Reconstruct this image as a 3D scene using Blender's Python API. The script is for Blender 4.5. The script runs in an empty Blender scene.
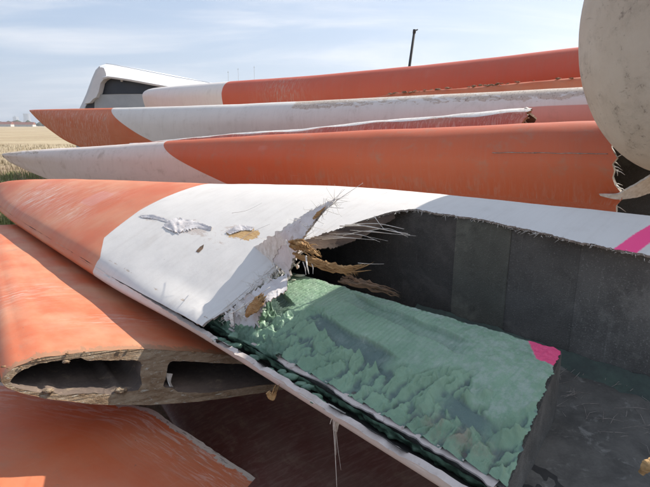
import bpy, bmesh, math, random
import numpy as np
from mathutils import Vector, noise, geometry
R = math.radians
random.seed(7)
rng = np.random.default_rng(7)
SC = bpy.context.scene
COL = SC.collection

# ------------------------------------------------------------------ camera, sky, sun, exposure
CAM_Z, PITCH, F = 1.7, R(13.5), 491.0
cam = bpy.data.cameras.new('camera')
cam.sensor_width = 36.0
cam.lens = F / 650 * 36
cam.clip_start, cam.clip_end = 0.05, 20000
co = bpy.data.objects.new('camera', cam)
COL.objects.link(co)
co.location = (0, 0, CAM_Z)
co.rotation_euler = (math.pi / 2 - PITCH, 0, 0)
SC.camera = co

SUN_AZ, SUN_EL = R(55.5), R(40)          # azimuth clockwise from the viewing direction (+Y)
sdir = Vector((math.sin(SUN_AZ) * math.cos(SUN_EL), math.cos(SUN_AZ) * math.cos(SUN_EL), math.sin(SUN_EL)))
sun = bpy.data.lights.new('sun', 'SUN')
sun.energy = 4.5
sun.angle = R(0.53)
sun.color = (1.0, 0.95, 0.87)
so = bpy.data.objects.new('sun', sun)
COL.objects.link(so)
so.rotation_euler = (-sdir).to_track_quat('-Z', 'Y').to_euler()
so.location = (10, -3, 20)

world = bpy.data.worlds.new('World')
SC.world = world
world.use_nodes = True
wt = world.node_tree
wt.nodes.clear()
SC.view_settings.view_transform = 'Standard'
SC.view_settings.look = 'None'
SC.view_settings.exposure = 0.88
SC.view_settings.gamma = 1.0
SC.view_settings.use_curve_mapping = False


class NT:
    """tiny node helper"""
    def __init__(s, tree):
        s.t = tree
    def n(s, typ, **kw):
        nd = s.t.nodes.new(typ)
        for k, v in kw.items():
            if k.startswith('i_'):
                key = k[2:]
                nd.inputs[int(key) if key.isdigit() else key.replace('_', ' ')].default_value = v
            else:
                setattr(nd, k, v)
        return nd
    def l(s, a, b):
        s.t.links.new(a, b)
    def put(s, x, sock):
        if isinstance(x, bpy.types.NodeSocket):
            s.l(x, sock)
        else:
            sock.default_value = x
    def math(s, op, a, b=0.0, c=0.0, clamp=False):
        nd = s.t.nodes.new('ShaderNodeMath')
        nd.operation = op
        nd.use_clamp = clamp
        s.put(a, nd.inputs[0]); s.put(b, nd.inputs[1]); s.put(c, nd.inputs[2])
        return nd.outputs[0]
    def step(s, x, a, b):
        nd = s.t.nodes.new('ShaderNodeMapRange')
        nd.interpolation_type = 'SMOOTHSTEP'
        s.put(x, nd.inputs['Value'])
        nd.inputs['From Min'].default_value = a
        nd.inputs['From Max'].default_value = b
        return nd.outputs[0]
    def mix(s, f, a, b, blend='MIX'):
        nd = s.t.nodes.new('ShaderNodeMix')
        nd.data_type = 'RGBA'
        nd.blend_type = blend
        nd.clamp_factor = True
        s.put(f, nd.inputs[0])
        for v, k in ((a, 6), (b, 7)):
            if isinstance(v, (tuple, list)):
                v = (*v[:3], 1)
            s.put(v, nd.inputs[k])
        return nd.outputs[2]
    def attr(s, name):
        nd = s.t.nodes.new('ShaderNodeAttribute')
        nd.attribute_name = name
        return nd.outputs['Fac']
    def noise(s, vec, scale, detail=4, rough=0.55, dist=0.0, stretch=None):
        if stretch is not None:
            m = s.t.nodes.new('ShaderNodeMapping')
            m.inputs['Scale'].default_value = stretch
            s.l(vec, m.inputs['Vector'])
            vec = m.outputs[0]
        nd = s.n('ShaderNodeTexNoise')
        nd.inputs['Scale'].default_value = scale
        nd.inputs['Detail'].default_value = detail
        nd.inputs['Roughness'].default_value = rough
        nd.inputs['Distortion'].default_value = dist
        s.l(vec, nd.inputs['Vector'])
        return nd.outputs['Fac']


# sky: Nishita with thin streaky cloud
w = NT(wt)
sky = w.n('ShaderNodeTexSky', sky_type='NISHITA', sun_disc=False, sun_elevation=SUN_EL, sun_rotation=SUN_AZ,
          altitude=200, air_density=1.0, dust_density=2.2, ozone_density=1.4)
geo = w.n('ShaderNodeTexCoord')
sep = w.n('ShaderNodeSeparateXYZ')
w.l(geo.outputs['Generated'], sep.inputs[0])
zz = w.math('ADD', w.math('MAXIMUM', sep.outputs[2], 0.0), 0.16)
cx = w.math('DIVIDE', sep.outputs[0], zz)
cy = w.math('DIVIDE', sep.outputs[1], zz)
cmb = w.n('ShaderNodeCombineXYZ')
w.l(cx, cmb.inputs[0]); w.l(cy, cmb.inputs[1])
c1 = w.noise(cmb.outputs[0], 0.9, 7, 0.6, 0.5, (0.6, 1.5, 1))
c2 = w.noise(cmb.outputs[0], 0.35, 3, 0.5, 0.0, (1, 1, 1))
cf = w.math('MULTIPLY', w.step(w.math('ADD', c1, w.math('MULTIPLY', c2, 0.5)), 0.66, 1.0), 0.85)
pale = w.mix(0.50, sky.outputs[0], (4.6, 6.2, 8.9))       # summer haze veil over the blue
skyc = w.mix(cf, pale, (8.9, 9.0, 9.4))
bg = w.n('ShaderNodeBackground')
bg.inputs['Strength'].default_value = 0.062
w.l(skyc, bg.inputs['Color'])
wo = w.n('ShaderNodeOutputWorld')
w.l(bg.outputs[0], wo.inputs['Surface'])

# ------------------------------------------------------------------ photograph geometry -> metres
cp, sp_ = math.cos(PITCH), math.sin(PITCH)


def ray(px, py):
    a, b = (px - 325) / F, (243.5 - py) / F
    return np.array([a, cp + b * sp_, -sp_ + b * cp])


def atz(px, py, z):
    d = ray(px, py)
    return np.array([0, 0, CAM_Z]) + d * ((z - CAM_Z) / d[2])


def aty(px, py, Y):
    d = ray(px, py)
    return np.array([0, 0, CAM_Z]) + d * (Y / d[1])


def pchip(x, y):
    x, y = np.asarray(x, float), np.asarray(y, float)
    h, dl = np.diff(x), np.diff(y) / np.diff(x)
    d = np.zeros_like(x)
    for i in range(1, len(x) - 1):
        if dl[i - 1] * dl[i] > 0:
            w1, w2 = 2 * h[i] + h[i - 1], h[i] + 2 * h[i - 1]
            d[i] = (w1 + w2) / (w1 / dl[i - 1] + w2 / dl[i])
    d[0], d[-1] = dl[0], dl[-1]
    def f(q):
        q = np.asarray(q, float)
        i = np.clip(np.searchsorted(x, q) - 1, 0, len(x) - 2)
        t = (q - x[i]) / h[i]
        r = ((1 + 2 * t) * (1 - t) ** 2 * y[i] + t * (1 - t) ** 2 * h[i] * d[i] + t * t * (3 - 2 * t) * y[i + 1]
             + t * t * (t - 1) * h[i] * d[i + 1])
        r = np.where(q < x[0], y[0] + d[0] * (q - x[0]), r)
        return np.where(q > x[-1], y[-1] + d[-1] * (q - x[-1]), r)
    return f


def nz(x, y, z=0.0):
    return noise.noise(Vector((float(x), float(y), float(z))))


def fbm(x, y, z=0.0, o=4):
    return noise.fractal(Vector((float(x), float(y), float(z))), 0.9, 2.0, o)


# ------------------------------------------------------------------ object helpers
def tag(o, label=None, cat=None, group=None, kind=None):
    if label: o['label'] = label
    if cat: o['category'] = cat
    if group: o['group'] = group
    if kind: o['kind'] = kind
    return o


def empty(name, loc, label, cat, group=None):
    o = bpy.data.objects.new(name, None)
    COL.objects.link(o)
    o.location = loc
    o.empty_display_size = 0.1
    return tag(o, label, cat, group)


def mesh(name, verts, faces, mats, parent=None, smooth=True, uv=None, attrs=None, midx=None, sharp=None):
    """verts in world metres; parent (if any) is an unrotated root or part"""
    v = np.asarray(verts, float)
    off = np.zeros(3)
    p = parent
    while p is not None:
        off += np.array(p.location)
        p = p.parent
    v = v - off
    me = bpy.data.meshes.new(name)
    me.from_pydata(v.tolist(), [], [list(map(int, f)) for f in faces])
    for m in (mats if isinstance(mats, (list, tuple)) else [mats]):
        me.materials.append(m)
    if midx is not None:
        me.polygons.foreach_set('material_index', np.asarray(midx, np.int32))
    if uv is not None:
        lay = me.uv_layers.new(name='UVMap')
        vi = np.zeros(len(me.loops), np.int32)
        me.loops.foreach_get('vertex_index', vi)
        lay.data.foreach_set('uv', np.asarray(uv, np.float32)[vi].ravel())
    for k, a in (attrs or {}).items():
        at = me.attributes.new(k, 'FLOAT', 'POINT')
        at.data.foreach_set('value', np.asarray(a, np.float32).ravel())
    me.polygons.foreach_set('use_smooth', np.full(len(me.polygons), smooth))
    me.update()
    if sharp:
        me.set_sharp_from_angle(angle=R(sharp))
    o = bpy.data.objects.new(name, me)
    COL.objects.link(o)
    o.parent = parent
    return o


def grid_faces(nu, nv, closed_v=False, flip=False):
    f = []
    for i in range(nu - 1):
        for j in range(nv if closed_v else nv - 1):
            j2 = (j + 1) % nv
            q = (i * nv + j, i * nv + j2, (i + 1) * nv + j2, (i + 1) * nv + j)
            f.append(q[::-1] if flip else q)
    return f


def solidify(o, t, offset=-1.0, inner=1, rim=2):
    m = o.modifiers.new('solid', 'SOLIDIFY')
    m.thickness = t
    m.offset = offset
    m.material_offset = inner
    m.material_offset_rim = rim
    e = o.modifiers.new('crisp', 'EDGE_SPLIT')
    e.split_angle = R(50)
    return o


def tube_mesh(paths, seg=6):
    """paths: list of (points, radii). returns verts, faces"""
    V, Fc = [], []
    for pts, rad in paths:
        pts = [np.asarray(p, float) for p in pts]
        if not hasattr(rad, '__len__'):
            rad = [rad] * len(pts)
        base = len(V)
        for i, p in enumerate(pts):
            d = pts[min(i + 1, len(pts) - 1)] - pts[max(i - 1, 0)]
            d = d / (np.linalg.norm(d) + 1e-9)
            a = np.cross(d, [0.13, 0.31, 0.94]); a /= np.linalg.norm(a) + 1e-9
            b = np.cross(d, a)
            for k in range(seg):
                t = 2 * math.pi * k / seg
                V.append(p + rad[i] * (a * math.cos(t) + b * math.sin(t)))
        for i in range(len(pts) - 1):
            for k in range(seg):
                k2 = (k + 1) % seg
                Fc.append((base + i * seg + k, base + i * seg + k2, base + (i + 1) * seg + k2, base + (i + 1) * seg + k))
        Fc.append(tuple(base + k for k in range(seg))[::-1])
        e = base + (len(pts) - 1) * seg
        Fc.append(tuple(e + k for k in range(seg)))
    return V, Fc


def box_mesh(boxes):
    V, Fc = [], []
    for (x0, y0, z0, x1, y1, z1) in boxes:
        b = len(V)
        V += [(x, y, z) for z in (z0, z1) for y in (y0, y1) for x in (x0, x1)]
        Fc += [tuple(b + i for i in q) for q in ((0, 2, 3, 1), (4, 5, 7, 6), (0, 1, 5, 4), (2, 6, 7, 3), (0, 4, 6, 2), (1, 3, 7, 5))]
    return V, Fc


def lump(c, r, seed, sq=(1, 1, 1), sub=2):
    bm = bmesh.new()
    bmesh.ops.create_icosphere(bm, subdivisions=sub, radius=1)
    V = []
    for v in bm.verts:
        k = 1 + 0.5 * nz(v.co.x * 1.6 + seed * 9.1, v.co.y * 1.6, v.co.z * 1.6) + .3 * nz(v.co.x * 4.3, v.co.y * 4.3 + seed * 5.7, v.co.z * 4.3)
        V.append(np.array(c) + r * k * np.array(v.co) * np.array(sq))
    Fc = [tuple(x.index for x in f.verts) for f in bm.faces]
    bm.free()
    return V, Fc


def join(parts):
    V, Fc = [], []
    for v, f in parts:
        b = len(V)
        V += list(v)
        Fc += [tuple(b + i for i in q) for q in f]
    return V, Fc


# ------------------------------------------------------------------ materials
def new_mat(name):
    m = bpy.data.materials.new(name)
    m.use_nodes = True
    t = NT(m.node_tree)
    b = m.node_tree.nodes['Principled BSDF']
    return m, t, b


def bump(t, b, h, strength=0.3, dist=0.01):
    bp = t.n('ShaderNodeBump')
    bp.inputs['Strength'].default_value = strength
    bp.inputs['Distance'].default_value = dist
    t.l(h, bp.inputs['Height'])
    t.l(bp.outputs[0], b.inputs['Normal'])


ORANGE = (0.54, 0.125, 0.043)
WHITE = (0.66, 0.62, 0.575)


def paint(name, ca=ORANGE, cb=WHITE, scuff=(0.46, 0.37, 0.31), rough=0.47, scratch=0.5, dirt=0.4, chalk=0.35):
    """gel coat in two colours (attribute band), chalked, scratched and soiled. uv in metres along/round the blade.
    attributes: band, pink (spray paint), chip (bare laminate), scrape (rubbed paint), patch (touched-up squares, other pinkish zones)"""
    m, t, b = new_mat(name)
    uv = t.n('ShaderNodeUVMap').outputs[0]
    n1 = t.noise(uv, 2.2, 5, 0.6)
    n2 = t.noise(uv, 60, 4, 0.6)
    wob = t.math('MULTIPLY', t.math('SUBTRACT', n2, 0.5), 0.012)
    band = t.step(t.math('ADD', t.attr('band'), wob), -0.004, 0.004)
    ca_v = t.mix(t.math('MULTIPLY', t.step(n1, 0.35, 0.7), chalk), ca, (ca[0] * .88 + .11, ca[1] * .88 + .145, ca[2] * .88 + .10))
    cb_v = t.mix(t.math('MULTIPLY', t.step(n1, 0.4, 0.75), 0.4), cb, tuple(c * 0.86 for c in cb))
    col = t.mix(band, ca_v, cb_v)
    # touched-up squares and other pinkish zones
    col = t.mix(t.math('MULTIPLY', t.step(t.attr('patch'), 0.4, 0.6), 0.8), col, (0.56, 0.20, 0.14))
    # long thin scratches and cross rubs
    s1 = t.noise(uv, 3.0, 6, 0.7, 0.3, (1.0, 26, 1))
    s2 = t.noise(uv, 4.0, 6, 0.7, 0.6, (24, 1.6, 1))
    sc = t.math('MAXIMUM', t.step(s1, 0.66, 0.74), t.step(s2, 0.69, 0.76))
    sc = t.math('MULTIPLY', sc, scratch)
    rub = t.math('MULTIPLY', t.attr('scrape'), t.step(t.noise(uv, 5.0, 7, 0.75, 0.8, (9, 1.2, 1)), 0.47, 0.62))
    sc = t.math('MAXIMUM', sc, t.math('MULTIPLY', rub, 0.85))
    col = t.mix(sc, col, t.mix(band, (0.66, 0.50, 0.42), (0.42, 0.35, 0.28)))
    rain = t.step(t.noise(uv, 3.5, 7, 0.7, 0.25, (7, .5, 1)), 0.45, 0.75)
    col = t.mix(t.math('MULTIPLY', rain, .13), col, (0.30, 0.22, 0.17))
    # grime
    g = t.math('MULTIPLY', t.step(t.noise(uv, 5.5, 8, 0.72, 0.4), 0.5, 0.78), dirt)
    col = t.mix(g, col, (0.26, 0.19, 0.13))
    sp = t.math('MULTIPLY', t.step(t.noise(uv, 38, 3, 0.6), 0.70, 0.74), min(1, dirt * 1.3))
    col = t.mix(sp, col, (0.14, 0.11, 0.08))
    # bare laminate
    cn = t.math('ADD', t.attr('chip'), t.math('MULTIPLY', t.math('SUBTRACT', t.noise(uv, 7, 7, 0.7, 0.5, (1, 2.2, 1)), 0.5), 1.5))
    chip = t.step(cn, 0.5, 0.54)
    lam = t.mix(t.step(t.noise(uv, 16, 6, 0.75, 0.3, (3, 1, 1)), 0.52, 0.66), (0.50, 0.42, 0.35), (0.20, 0.15, 0.125))
    col = t.mix(chip, col, lam)
    pk = t.step(t.math('ADD', t.attr('pink'), t.math('MULTIPLY', t.math('SUBTRACT', t.noise(uv, 90, 2), 0.5), 0.5)), 0.35, 0.75)
    col = t.mix(pk, col, (0.95, 0.06, 0.24))
    sf = t.math('ADD', t.attr('scuff'), t.math('MULTIPLY', t.math('SUBTRACT', t.noise(uv, 12, 8, 0.75, 0.5, (1, 2.5, 1)), 0.5), 2.2))
    col = t.mix(t.math('MULTIPLY', t.step(sf, 0.55, 0.8), .8), col, scuff)
    cr_ = t.math('ADD', t.attr('core'), t.math('MULTIPLY', t.math('SUBTRACT', t.noise(uv, 14, 7, 0.75, 0.4, (1, 2.5, 1)), 0.5), 1.6))
    wd_ = t.mix(t.step(t.noise(uv, 20, 6, 0.7, 0.2, (1, 5, 1)), 0.4, 0.62), (0.52, 0.34, 0.15), (0.38, 0.21, 0.08))
    cr_ = t.step(cr_, 0.5, 0.56)
    col = t.mix(cr_, col, wd_)
    chip = t.math('MAXIMUM', chip, cr_)
    t.l(col, b.inputs['Base Color'])
    rr = t.math('ADD', rough, t.math('MULTIPLY', n1, 0.18))
    rr = t.math('ADD', rr, t.math('MULTIPLY', chip, 0.3), clamp=True)
    t.l(rr, b.inputs['Roughness'])
    hh = t.math('SUBTRACT', t.math('ADD', t.math('MULTIPLY', n2, 0.25), t.math('MULTIPLY', n1, 0.5)),
                t.math('ADD', t.math('MULTIPLY', chip, 0.5), t.math('MULTIPLY', sc, 0.2)))
    bump(t, b, hh, 0.22, 0.008)
    return m


def rough_mat(name, ca, cb, scale=8, rough=0.85, lo=0.35, hi=0.68, stretch=(1, 1, 1), bmp=0.4, cc=None, fine=70, bd=0.01):
    m, t, b = new_mat(name)
    tc = t.n('ShaderNodeTexCoord').outputs['Object']
    n1 = t.noise(tc, scale, 7, 0.65, 0.3, stretch)
    n2 = t.noise(tc, fine, 4, 0.6, 0, stretch)
    col = t.mix(t.step(n1, lo, hi), ca, cb)
    if cc:
        col = t.mix(t.step(t.noise(tc, scale * 2.7, 6, 0.7, 0.6, stretch), 0.56, 0.68), col, cc)
    col = t.mix(t.math('MULTIPLY', n2, 0.45), col, (0, 0, 0), 'SOFT_LIGHT')
    t.l(col, b.inputs['Base Color'])
    b.inputs['Roughness'].default_value = rough
    bump(t, b, t.math('ADD', n1, t.math('MULTIPLY', n2, 0.5)), bmp, bd)
    return m


M = {}
M['paint_main'] = paint('gel_coat_main', scratch=0.45, dirt=0.16, chalk=0.75)
M['paint_white_first'] = paint('gel_coat_white_first', ca=(0.64, 0.55, 0.50), cb=(0.50, 0.105, 0.036), dirt=0.55, scratch=0.6, chalk=.2)  # tip white tinted pinkish to paint in bounce from the orange blade
M['paint_orange_first'] = paint('gel_coat_orange_first', dirt=0.3, scratch=0.5)
M['paint_back'] = paint('gel_coat_back', ca=(0.70, 0.64, 0.60), cb=(0.52, 0.095, 0.045), dirt=0.15, scratch=0.35)
M['paint_orange'] = paint('gel_coat_orange', dirt=0.4, scratch=0.6, chalk=0.5)
M['paint_red'] = paint('gel_coat_red', ca=(0.42, 0.085, 0.05), cb=(0.70, 0.66, 0.62), dirt=0.5, scratch=0.7, chalk=0.6)
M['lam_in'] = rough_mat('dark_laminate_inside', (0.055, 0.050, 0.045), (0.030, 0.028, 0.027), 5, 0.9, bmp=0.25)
M['lam_brown'] = rough_mat('brown_laminate_inside', (0.15, 0.10, 0.07), (0.06, 0.045, 0.038), 6, 0.9, stretch=(1, 1, 5))
M['lam_edge'] = rough_mat('torn_laminate_edge', (0.46, 0.40, 0.35), (0.22, 0.18, 0.15), 22, 0.9, fine=150, cc=(0.10, 0.08, 0.07))
M['lip'] = rough_mat('pale_shell_edge', (0.66, 0.58, 0.53), (0.54, 0.46, 0.41), 12, 0.7, bmp=0.2, cc=(0.38, 0.28, 0.24))
M['fibre'] = rough_mat('glass_fibre', (0.78, 0.75, 0.70), (0.60, 0.55, 0.48), 30, 0.6)
M['wood'] = rough_mat('balsa_core', (0.52, 0.33, 0.15), (0.36, 0.20, 0.08), 18, 0.9, stretch=(1, 1, 4), cc=(0.60, 0.44, 0.25), bmp=.8)
M['wood_dark'] = rough_mat('grey_brown_wood', (0.24, 0.14, 0.08), (0.12, 0.08, 0.05), 18, 0.9, stretch=(1, 1, 4))
M['flap'] = rough_mat('torn_skin', (0.70, 0.66, 0.64), (0.60, 0.55, 0.53), 14, 0.6, cc=(0.50, 0.43, 0.38))
M['cut'] = rough_mat('sawn_laminate', (0.40, 0.30, 0.20), (0.23, 0.14, 0.075), 11, 0.95, bmp=1.0, cc=(0.52, 0.48, 0.40), fine=80, bd=.02, stretch=(1, 1, 3.5))
M['cut_grey'] = rough_mat('grey_sawn_edge', (0.40, 0.39, 0.40), (0.22, 0.20, 0.20), 30, 0.9, cc=(0.12, 0.08, 0.07))
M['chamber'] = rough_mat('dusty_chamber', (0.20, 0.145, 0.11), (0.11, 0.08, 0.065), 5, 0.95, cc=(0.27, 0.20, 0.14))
M['soil'] = rough_mat('clay_crumbs', (0.22, 0.12, 0.06), (0.33, 0.20, 0.10), 30, 1.0)
M['glue_dark'] = rough_mat('green_glue_seam', (0.17, 0.28, 0.19), (0.10, 0.17, 0.12), 14, 0.5, cc=(0.23, 0.34, 0.25))


M['glue_floor'] = rough_mat('dusty_glue_floor', (0.085, 0.12, 0.095), (0.065, 0.08, 0.07), 9, 0.85)


def glue_mat():
    m, t, b = new_mat('green_glue')
    uv = t.n('ShaderNodeUVMap').outputs[0]
    n1 = t.noise(uv, 5, 6, 0.6, 0.4)
    n2 = t.noise(uv, 55, 5, 0.65, 0.2)
    n3 = t.noise(uv, 20, 8, 0.75, 0.1)
    col = t.mix(t.step(n1, 0.3, 0.7), (0.225, 0.345, 0.225), (0.165, 0.275, 0.175))
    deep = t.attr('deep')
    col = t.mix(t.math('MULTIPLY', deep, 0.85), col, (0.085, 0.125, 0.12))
    dusty = t.math('MULTIPLY', t.attr('dust'), t.step(n3, 0.42, 0.6))
    col = t.mix(t.math('MULTIPLY', dusty, 0.55), col, (0.36, 0.40, 0.35))
    col = t.mix(t.math('MULTIPLY', t.step(n3, 0.60, 0.70), 0.30), col, (0.47, 0.54, 0.42))
    col = t.mix(t.math('MULTIPLY', t.step(t.noise(uv, 22, 6, 0.75, 0.4), 0.6, 0.72), 0.35), col, (0.20, 0.22, 0.21))
    col = t.mix(t.math('MULTIPLY', t.attr('rust'), t.step(n3, 0.4, 0.6)), col, (0.30, 0.20, 0.15))
    pk = t.step(t.math('ADD', t.attr('pink'), t.math('MULTIPLY', t.math('SUBTRACT', n2, 0.5), 0.7)), 0.4, 0.7)
    col = t.mix(pk, col, (0.78, 0.07, 0.19))
    t.l(col, b.inputs['Base Color'])
    t.l(t.math('SUBTRACT', 0.40, t.math('MULTIPLY', deep, 0.1)), b.inputs['Roughness'])
    wv = t.noise(uv, 130, 3, 0.5, 0, (1, 1, 1))
    wa = t.noise(uv, 300, 2, 0.5, 0, (1, .25, 1))
    bump(t, b, t.math('ADD', t.math('ADD', n2, t.math('MULTIPLY', wv, 0.5)), t.math('MULTIPLY', wa, .6)), 0.6, 0.004)
    return m


M['glue'] = glue_mat()


def web_mat(name, base, speck):
    m, t, b = new_mat(name)
    tc = t.n('ShaderNodeTexCoord').outputs['Object']
    n = t.noise(tc, 160, 3, 0.6)
    n1 = t.noise(tc, 6, 5, 0.6)
    vo = t.n('ShaderNodeTexVoronoi')
    vo.inputs['Scale'].default_value = 210
    t.l(tc, vo.inputs['Vector'])
    col = t.mix(t.step(n1, 0.3, 0.7), base, tuple(c * 0.7 for c in base))
    col = t.mix(t.math('MULTIPLY', t.step(n, 0.55, 0.72), 0.7), col, speck)
    n9 = t.noise(tc, 2.6, 8, 0.75, 0.5)
    col = t.mix(t.math('MULTIPLY', t.step(n9, 0.5, 0.62), 0.55), col, tuple(c * 1.7 for c in base))
    col = t.mix(t.math('MULTIPLY', t.step(t.noise(tc, 9, 8, 0.75, 0.3), 0.56, 0.7), 0.6), col, tuple(c * 0.4 for c in base))
    st = t.noise(tc, 5, 6, 0.7, 0.4, (14, 14, 0.8))
    col = t.mix(t.math('MULTIPLY', t.step(st, 0.58, 0.72), 0.35), col, speck)
    t.l(col, b.inputs['Base Color'])
    b.inputs['Roughness'].default_value = 0.85
    bump(t, b, t.math('ADD', vo.outputs['Distance'], n), 0.35, 0.004)
    return m


M['web_a'] = web_mat('web_fabric_black', (0.075, 0.068, 0.060), (0.14, 0.13, 0.115))
M['web_b'] = web_mat('web_fabric_olive', (0.125, 0.122, 0.098), (0.18, 0.175, 0.15))
M['web_c'] = web_mat('web_fabric_grey', (0.115, 0.108, 0.096), (0.20, 0.19, 0.175))
M['web_d'] = web_mat('web_fabric_speckled', (0.135, 0.128, 0.115), (0.27, 0.26, 0.24))

# ------------------------------------------------------------------ ground
GRID = 26


def ground():
    xs = np.concatenate([np.linspace(-9000, -70, 8), np.linspace(-60, 60, 61), np.linspace(70, 9000, 8)])
    ys = np.concatenate([np.linspace(-4000, -30, 4), np.linspace(-20, 70, 61), np.linspace(90, 12000, 10)])
    V = []
    for x in xs:
        for y in ys:
            near = max(0.0, 1 - max(abs(x), abs(y - 10)) / 70)
            V.append((x, y, 0.05 * near * fbm(x * 0.3, y * 0.3) - 0.04))
    m, t, b = new_mat('dry_field')
    tc = t.n('ShaderNodeTexCoord').outputs['Object']
    n0 = t.noise(tc, 0.06, 5, 0.6)
    n1 = t.noise(tc, 1.6, 8, 0.7)
    n2 = t.noise(tc, 14, 6, 0.7)
    sepx = t.n('ShaderNodeSeparateXYZ')
    t.l(tc, sepx.inputs[0])
    dist = t.math('ADD', sepx.outputs[1], t.math('MULTIPLY', t.math('SUBTRACT', n1, 0.5), 9))
    straw = t.mix(t.step(n1, 0.35, 0.65), (0.37, 0.295, 0.195), (0.29, 0.225, 0.145))
    straw = t.mix(t.step(n0, 0.45, 0.62), straw, (0.41, 0.335, 0.225))
    rows = t.noise(tc, 0.5, 4, 0.6, 0.0, (0.08, 1.6, 1))
    straw = t.mix(t.math('MULTIPLY', t.step(rows, 0.5, 0.7), 0.35), straw, (0.26, 0.19, 0.10))
    earth = t.mix(t.step(n1, 0.4, 0.62), (0.23, 0.155, 0.10), (0.30, 0.225, 0.155))
    earth = t.mix(t.step(n2, 0.55, 0.7), earth, (0.16, 0.11, 0.075))
    col = t.mix(t.step(dist, 19, 24), earth, straw)
    t.l(col, b.inputs['Base Color'])
    b.inputs['Roughness'].default_value = 1.0
    b.inputs['Specular IOR Level'].default_value = 0.1
    bump(t, b, t.math('ADD', n1, n2), 0.7, 0.05)
    o = mesh('ground', V, grid_faces(len(xs), len(ys), flip=True), m)
    tag(o, kind='structure')


ground()

# ------------------------------------------------------------------ generic blade lofted from profile stations
GROUP = 'rotor blades scrapped in the pile'


def stations(rows):
    """rows: (px, y_top, y_bottom, Y, thickness, [rake]) -> rail functions over 0..1"""
    T = np.array([aty(r[0], r[1], r[3]) for r in rows])
    Bm = np.array([aty(r[0], r[2], r[3]) for r in rows])
    th = np.array([r[4] for r in rows])
    k = np.concatenate([[0], np.cumsum(np.linalg.norm(np.diff((T + Bm) / 2, axis=0), axis=1))])
    fT = [pchip(k, T[:, i]) for i in range(3)]
    fB = [pchip(k, Bm[:, i]) for i in range(3)]
    return k, fT, fB, pchip(k, th)


def egg(h, h0):
    """half width of a blade section standing on its thin edge, widest at height h0"""
    if h >= h0:
        return math.sqrt(max(0.0, 1 - ((h - h0) / (1 - h0)) ** 2))
    return max(0.0, 1 - .88 * ((h0 - h) / (1 + h0)) ** 1.35) * min(1.0, math.sqrt(max(0.0, (h + 1) / .05)))


def loft_blade(part, root, rows, mat, nu=110, nv=72, wall=0.012, h0=0.45, attrs=None, ragged=0.02, inner=None, rim=None,
               oblique=0.0, seed=1, dent=0.004):
    k, fT, fB, fth = stations(rows)
    L = k[-1]
    us = np.unique(np.concatenate([np.linspace(0, min(0.6, L * .1), 26), np.linspace(min(0.6, L * .1), L - 0.12, nu), np.linspace(L - 0.12, L, 22)]))
    axis = np.array([(fT[i](L) + fB[i](L)) - (fT[i](0) + fB[i](0)) for i in range(3)])
    axis[2] = 0
    axis /= np.linalg.norm(axis)
    nrm = np.array([-axis[1], axis[0], 0])
    if nrm[1] > 0: nrm = -nrm          # towards the camera side
    V, U, A = [], [], {'u': [], 'h': [], 'face': []}
    for iu, u in enumerate(us):
        T = np.array([f(u) for f in fT]); B = np.array([f(u) for f in fB])
        c, hv = (T + B) / 2, (T - B) / 2
        t2 = max(float(fth(u)), 0.01) / 2
        for j in range(nv):
            a = 2 * math.pi * j / nv
            ca, sa = math.cos(a), math.sin(a)
            y = sa
            x = math.copysign(egg(y, h0), ca)
            p = c + hv * y + nrm * (t2 * x)
            d = dent * fbm(u * 1.1 + seed * 7, ca * 1.3, sa * 1.3)
            p = p + nrm * d * ca + np.array([0, 0, d * sa])
            if u > L - 0.15:
                e = (u - (L - 0.15)) / 0.15
                p = p + axis * e * ragged * (1.6 * fbm(a * 2.2 + seed, seed * 3.3) + 0.8 * nz(a * 22, seed)) + axis * e * oblique * max(0.0, -ca)
            V.append(p); U.append((u, a * max(np.linalg.norm(hv), t2)))
            A['u'].append(u); A['h'].append(sa); A['face'].append(ca)
    n = len(us)
    Fc = grid_faces(n, nv, True, flip=(np.cross(axis, nrm)[2] < 0))
    # close the tip
    c0 = len(V)
    V.append(np.mean(V[:nv], axis=0)); U.append((0, 0))
    for q, val in (('u', 0.0), ('h', 0.0), ('face', 0.0)): A[q].append(val)
    for j in range(nv):
        f = (c0, (j + 1) % nv, j)
        Fc.append(f if not (np.cross(axis, nrm)[2] < 0) else f[::-1])
    for q in A: A[q] = np.array(A[q])
    at = {'band': np.full(len(V), -1.0), 'chip': np.zeros(len(V)), 'pink': np.zeros(len(V)), 'scrape': np.zeros(len(V)), 'patch': np.zeros(len(V))}
    if attrs: at.update(attrs(A, np.array(V)))
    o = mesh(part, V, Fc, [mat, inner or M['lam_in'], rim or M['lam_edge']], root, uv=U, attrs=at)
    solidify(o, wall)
    return o, dict(L=L, T=fT, B=fB, axis=axis, nrm=nrm, th=fth)


def sst(x, a, b):
    t = np.clip((np.asarray(x, float) - a) / (b - a), 0, 1)
    return t * t * (3 - 2 * t)


def locate_u(info, px):
    """distance along the blade whose top lies in picture column px"""
    best, bu = 1e9, 0
    for u in np.linspace(0, info[0][-1], 600):
        T = np.array([float(f(u)) for f in info[1]])
        x, y, z = T[0], T[1], T[2] - CAM_Z
        d = y * cp - z * sp_
        q = abs(325 + F * x / d - px)
        if q < best: best, bu = q, u
    return bu


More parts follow.
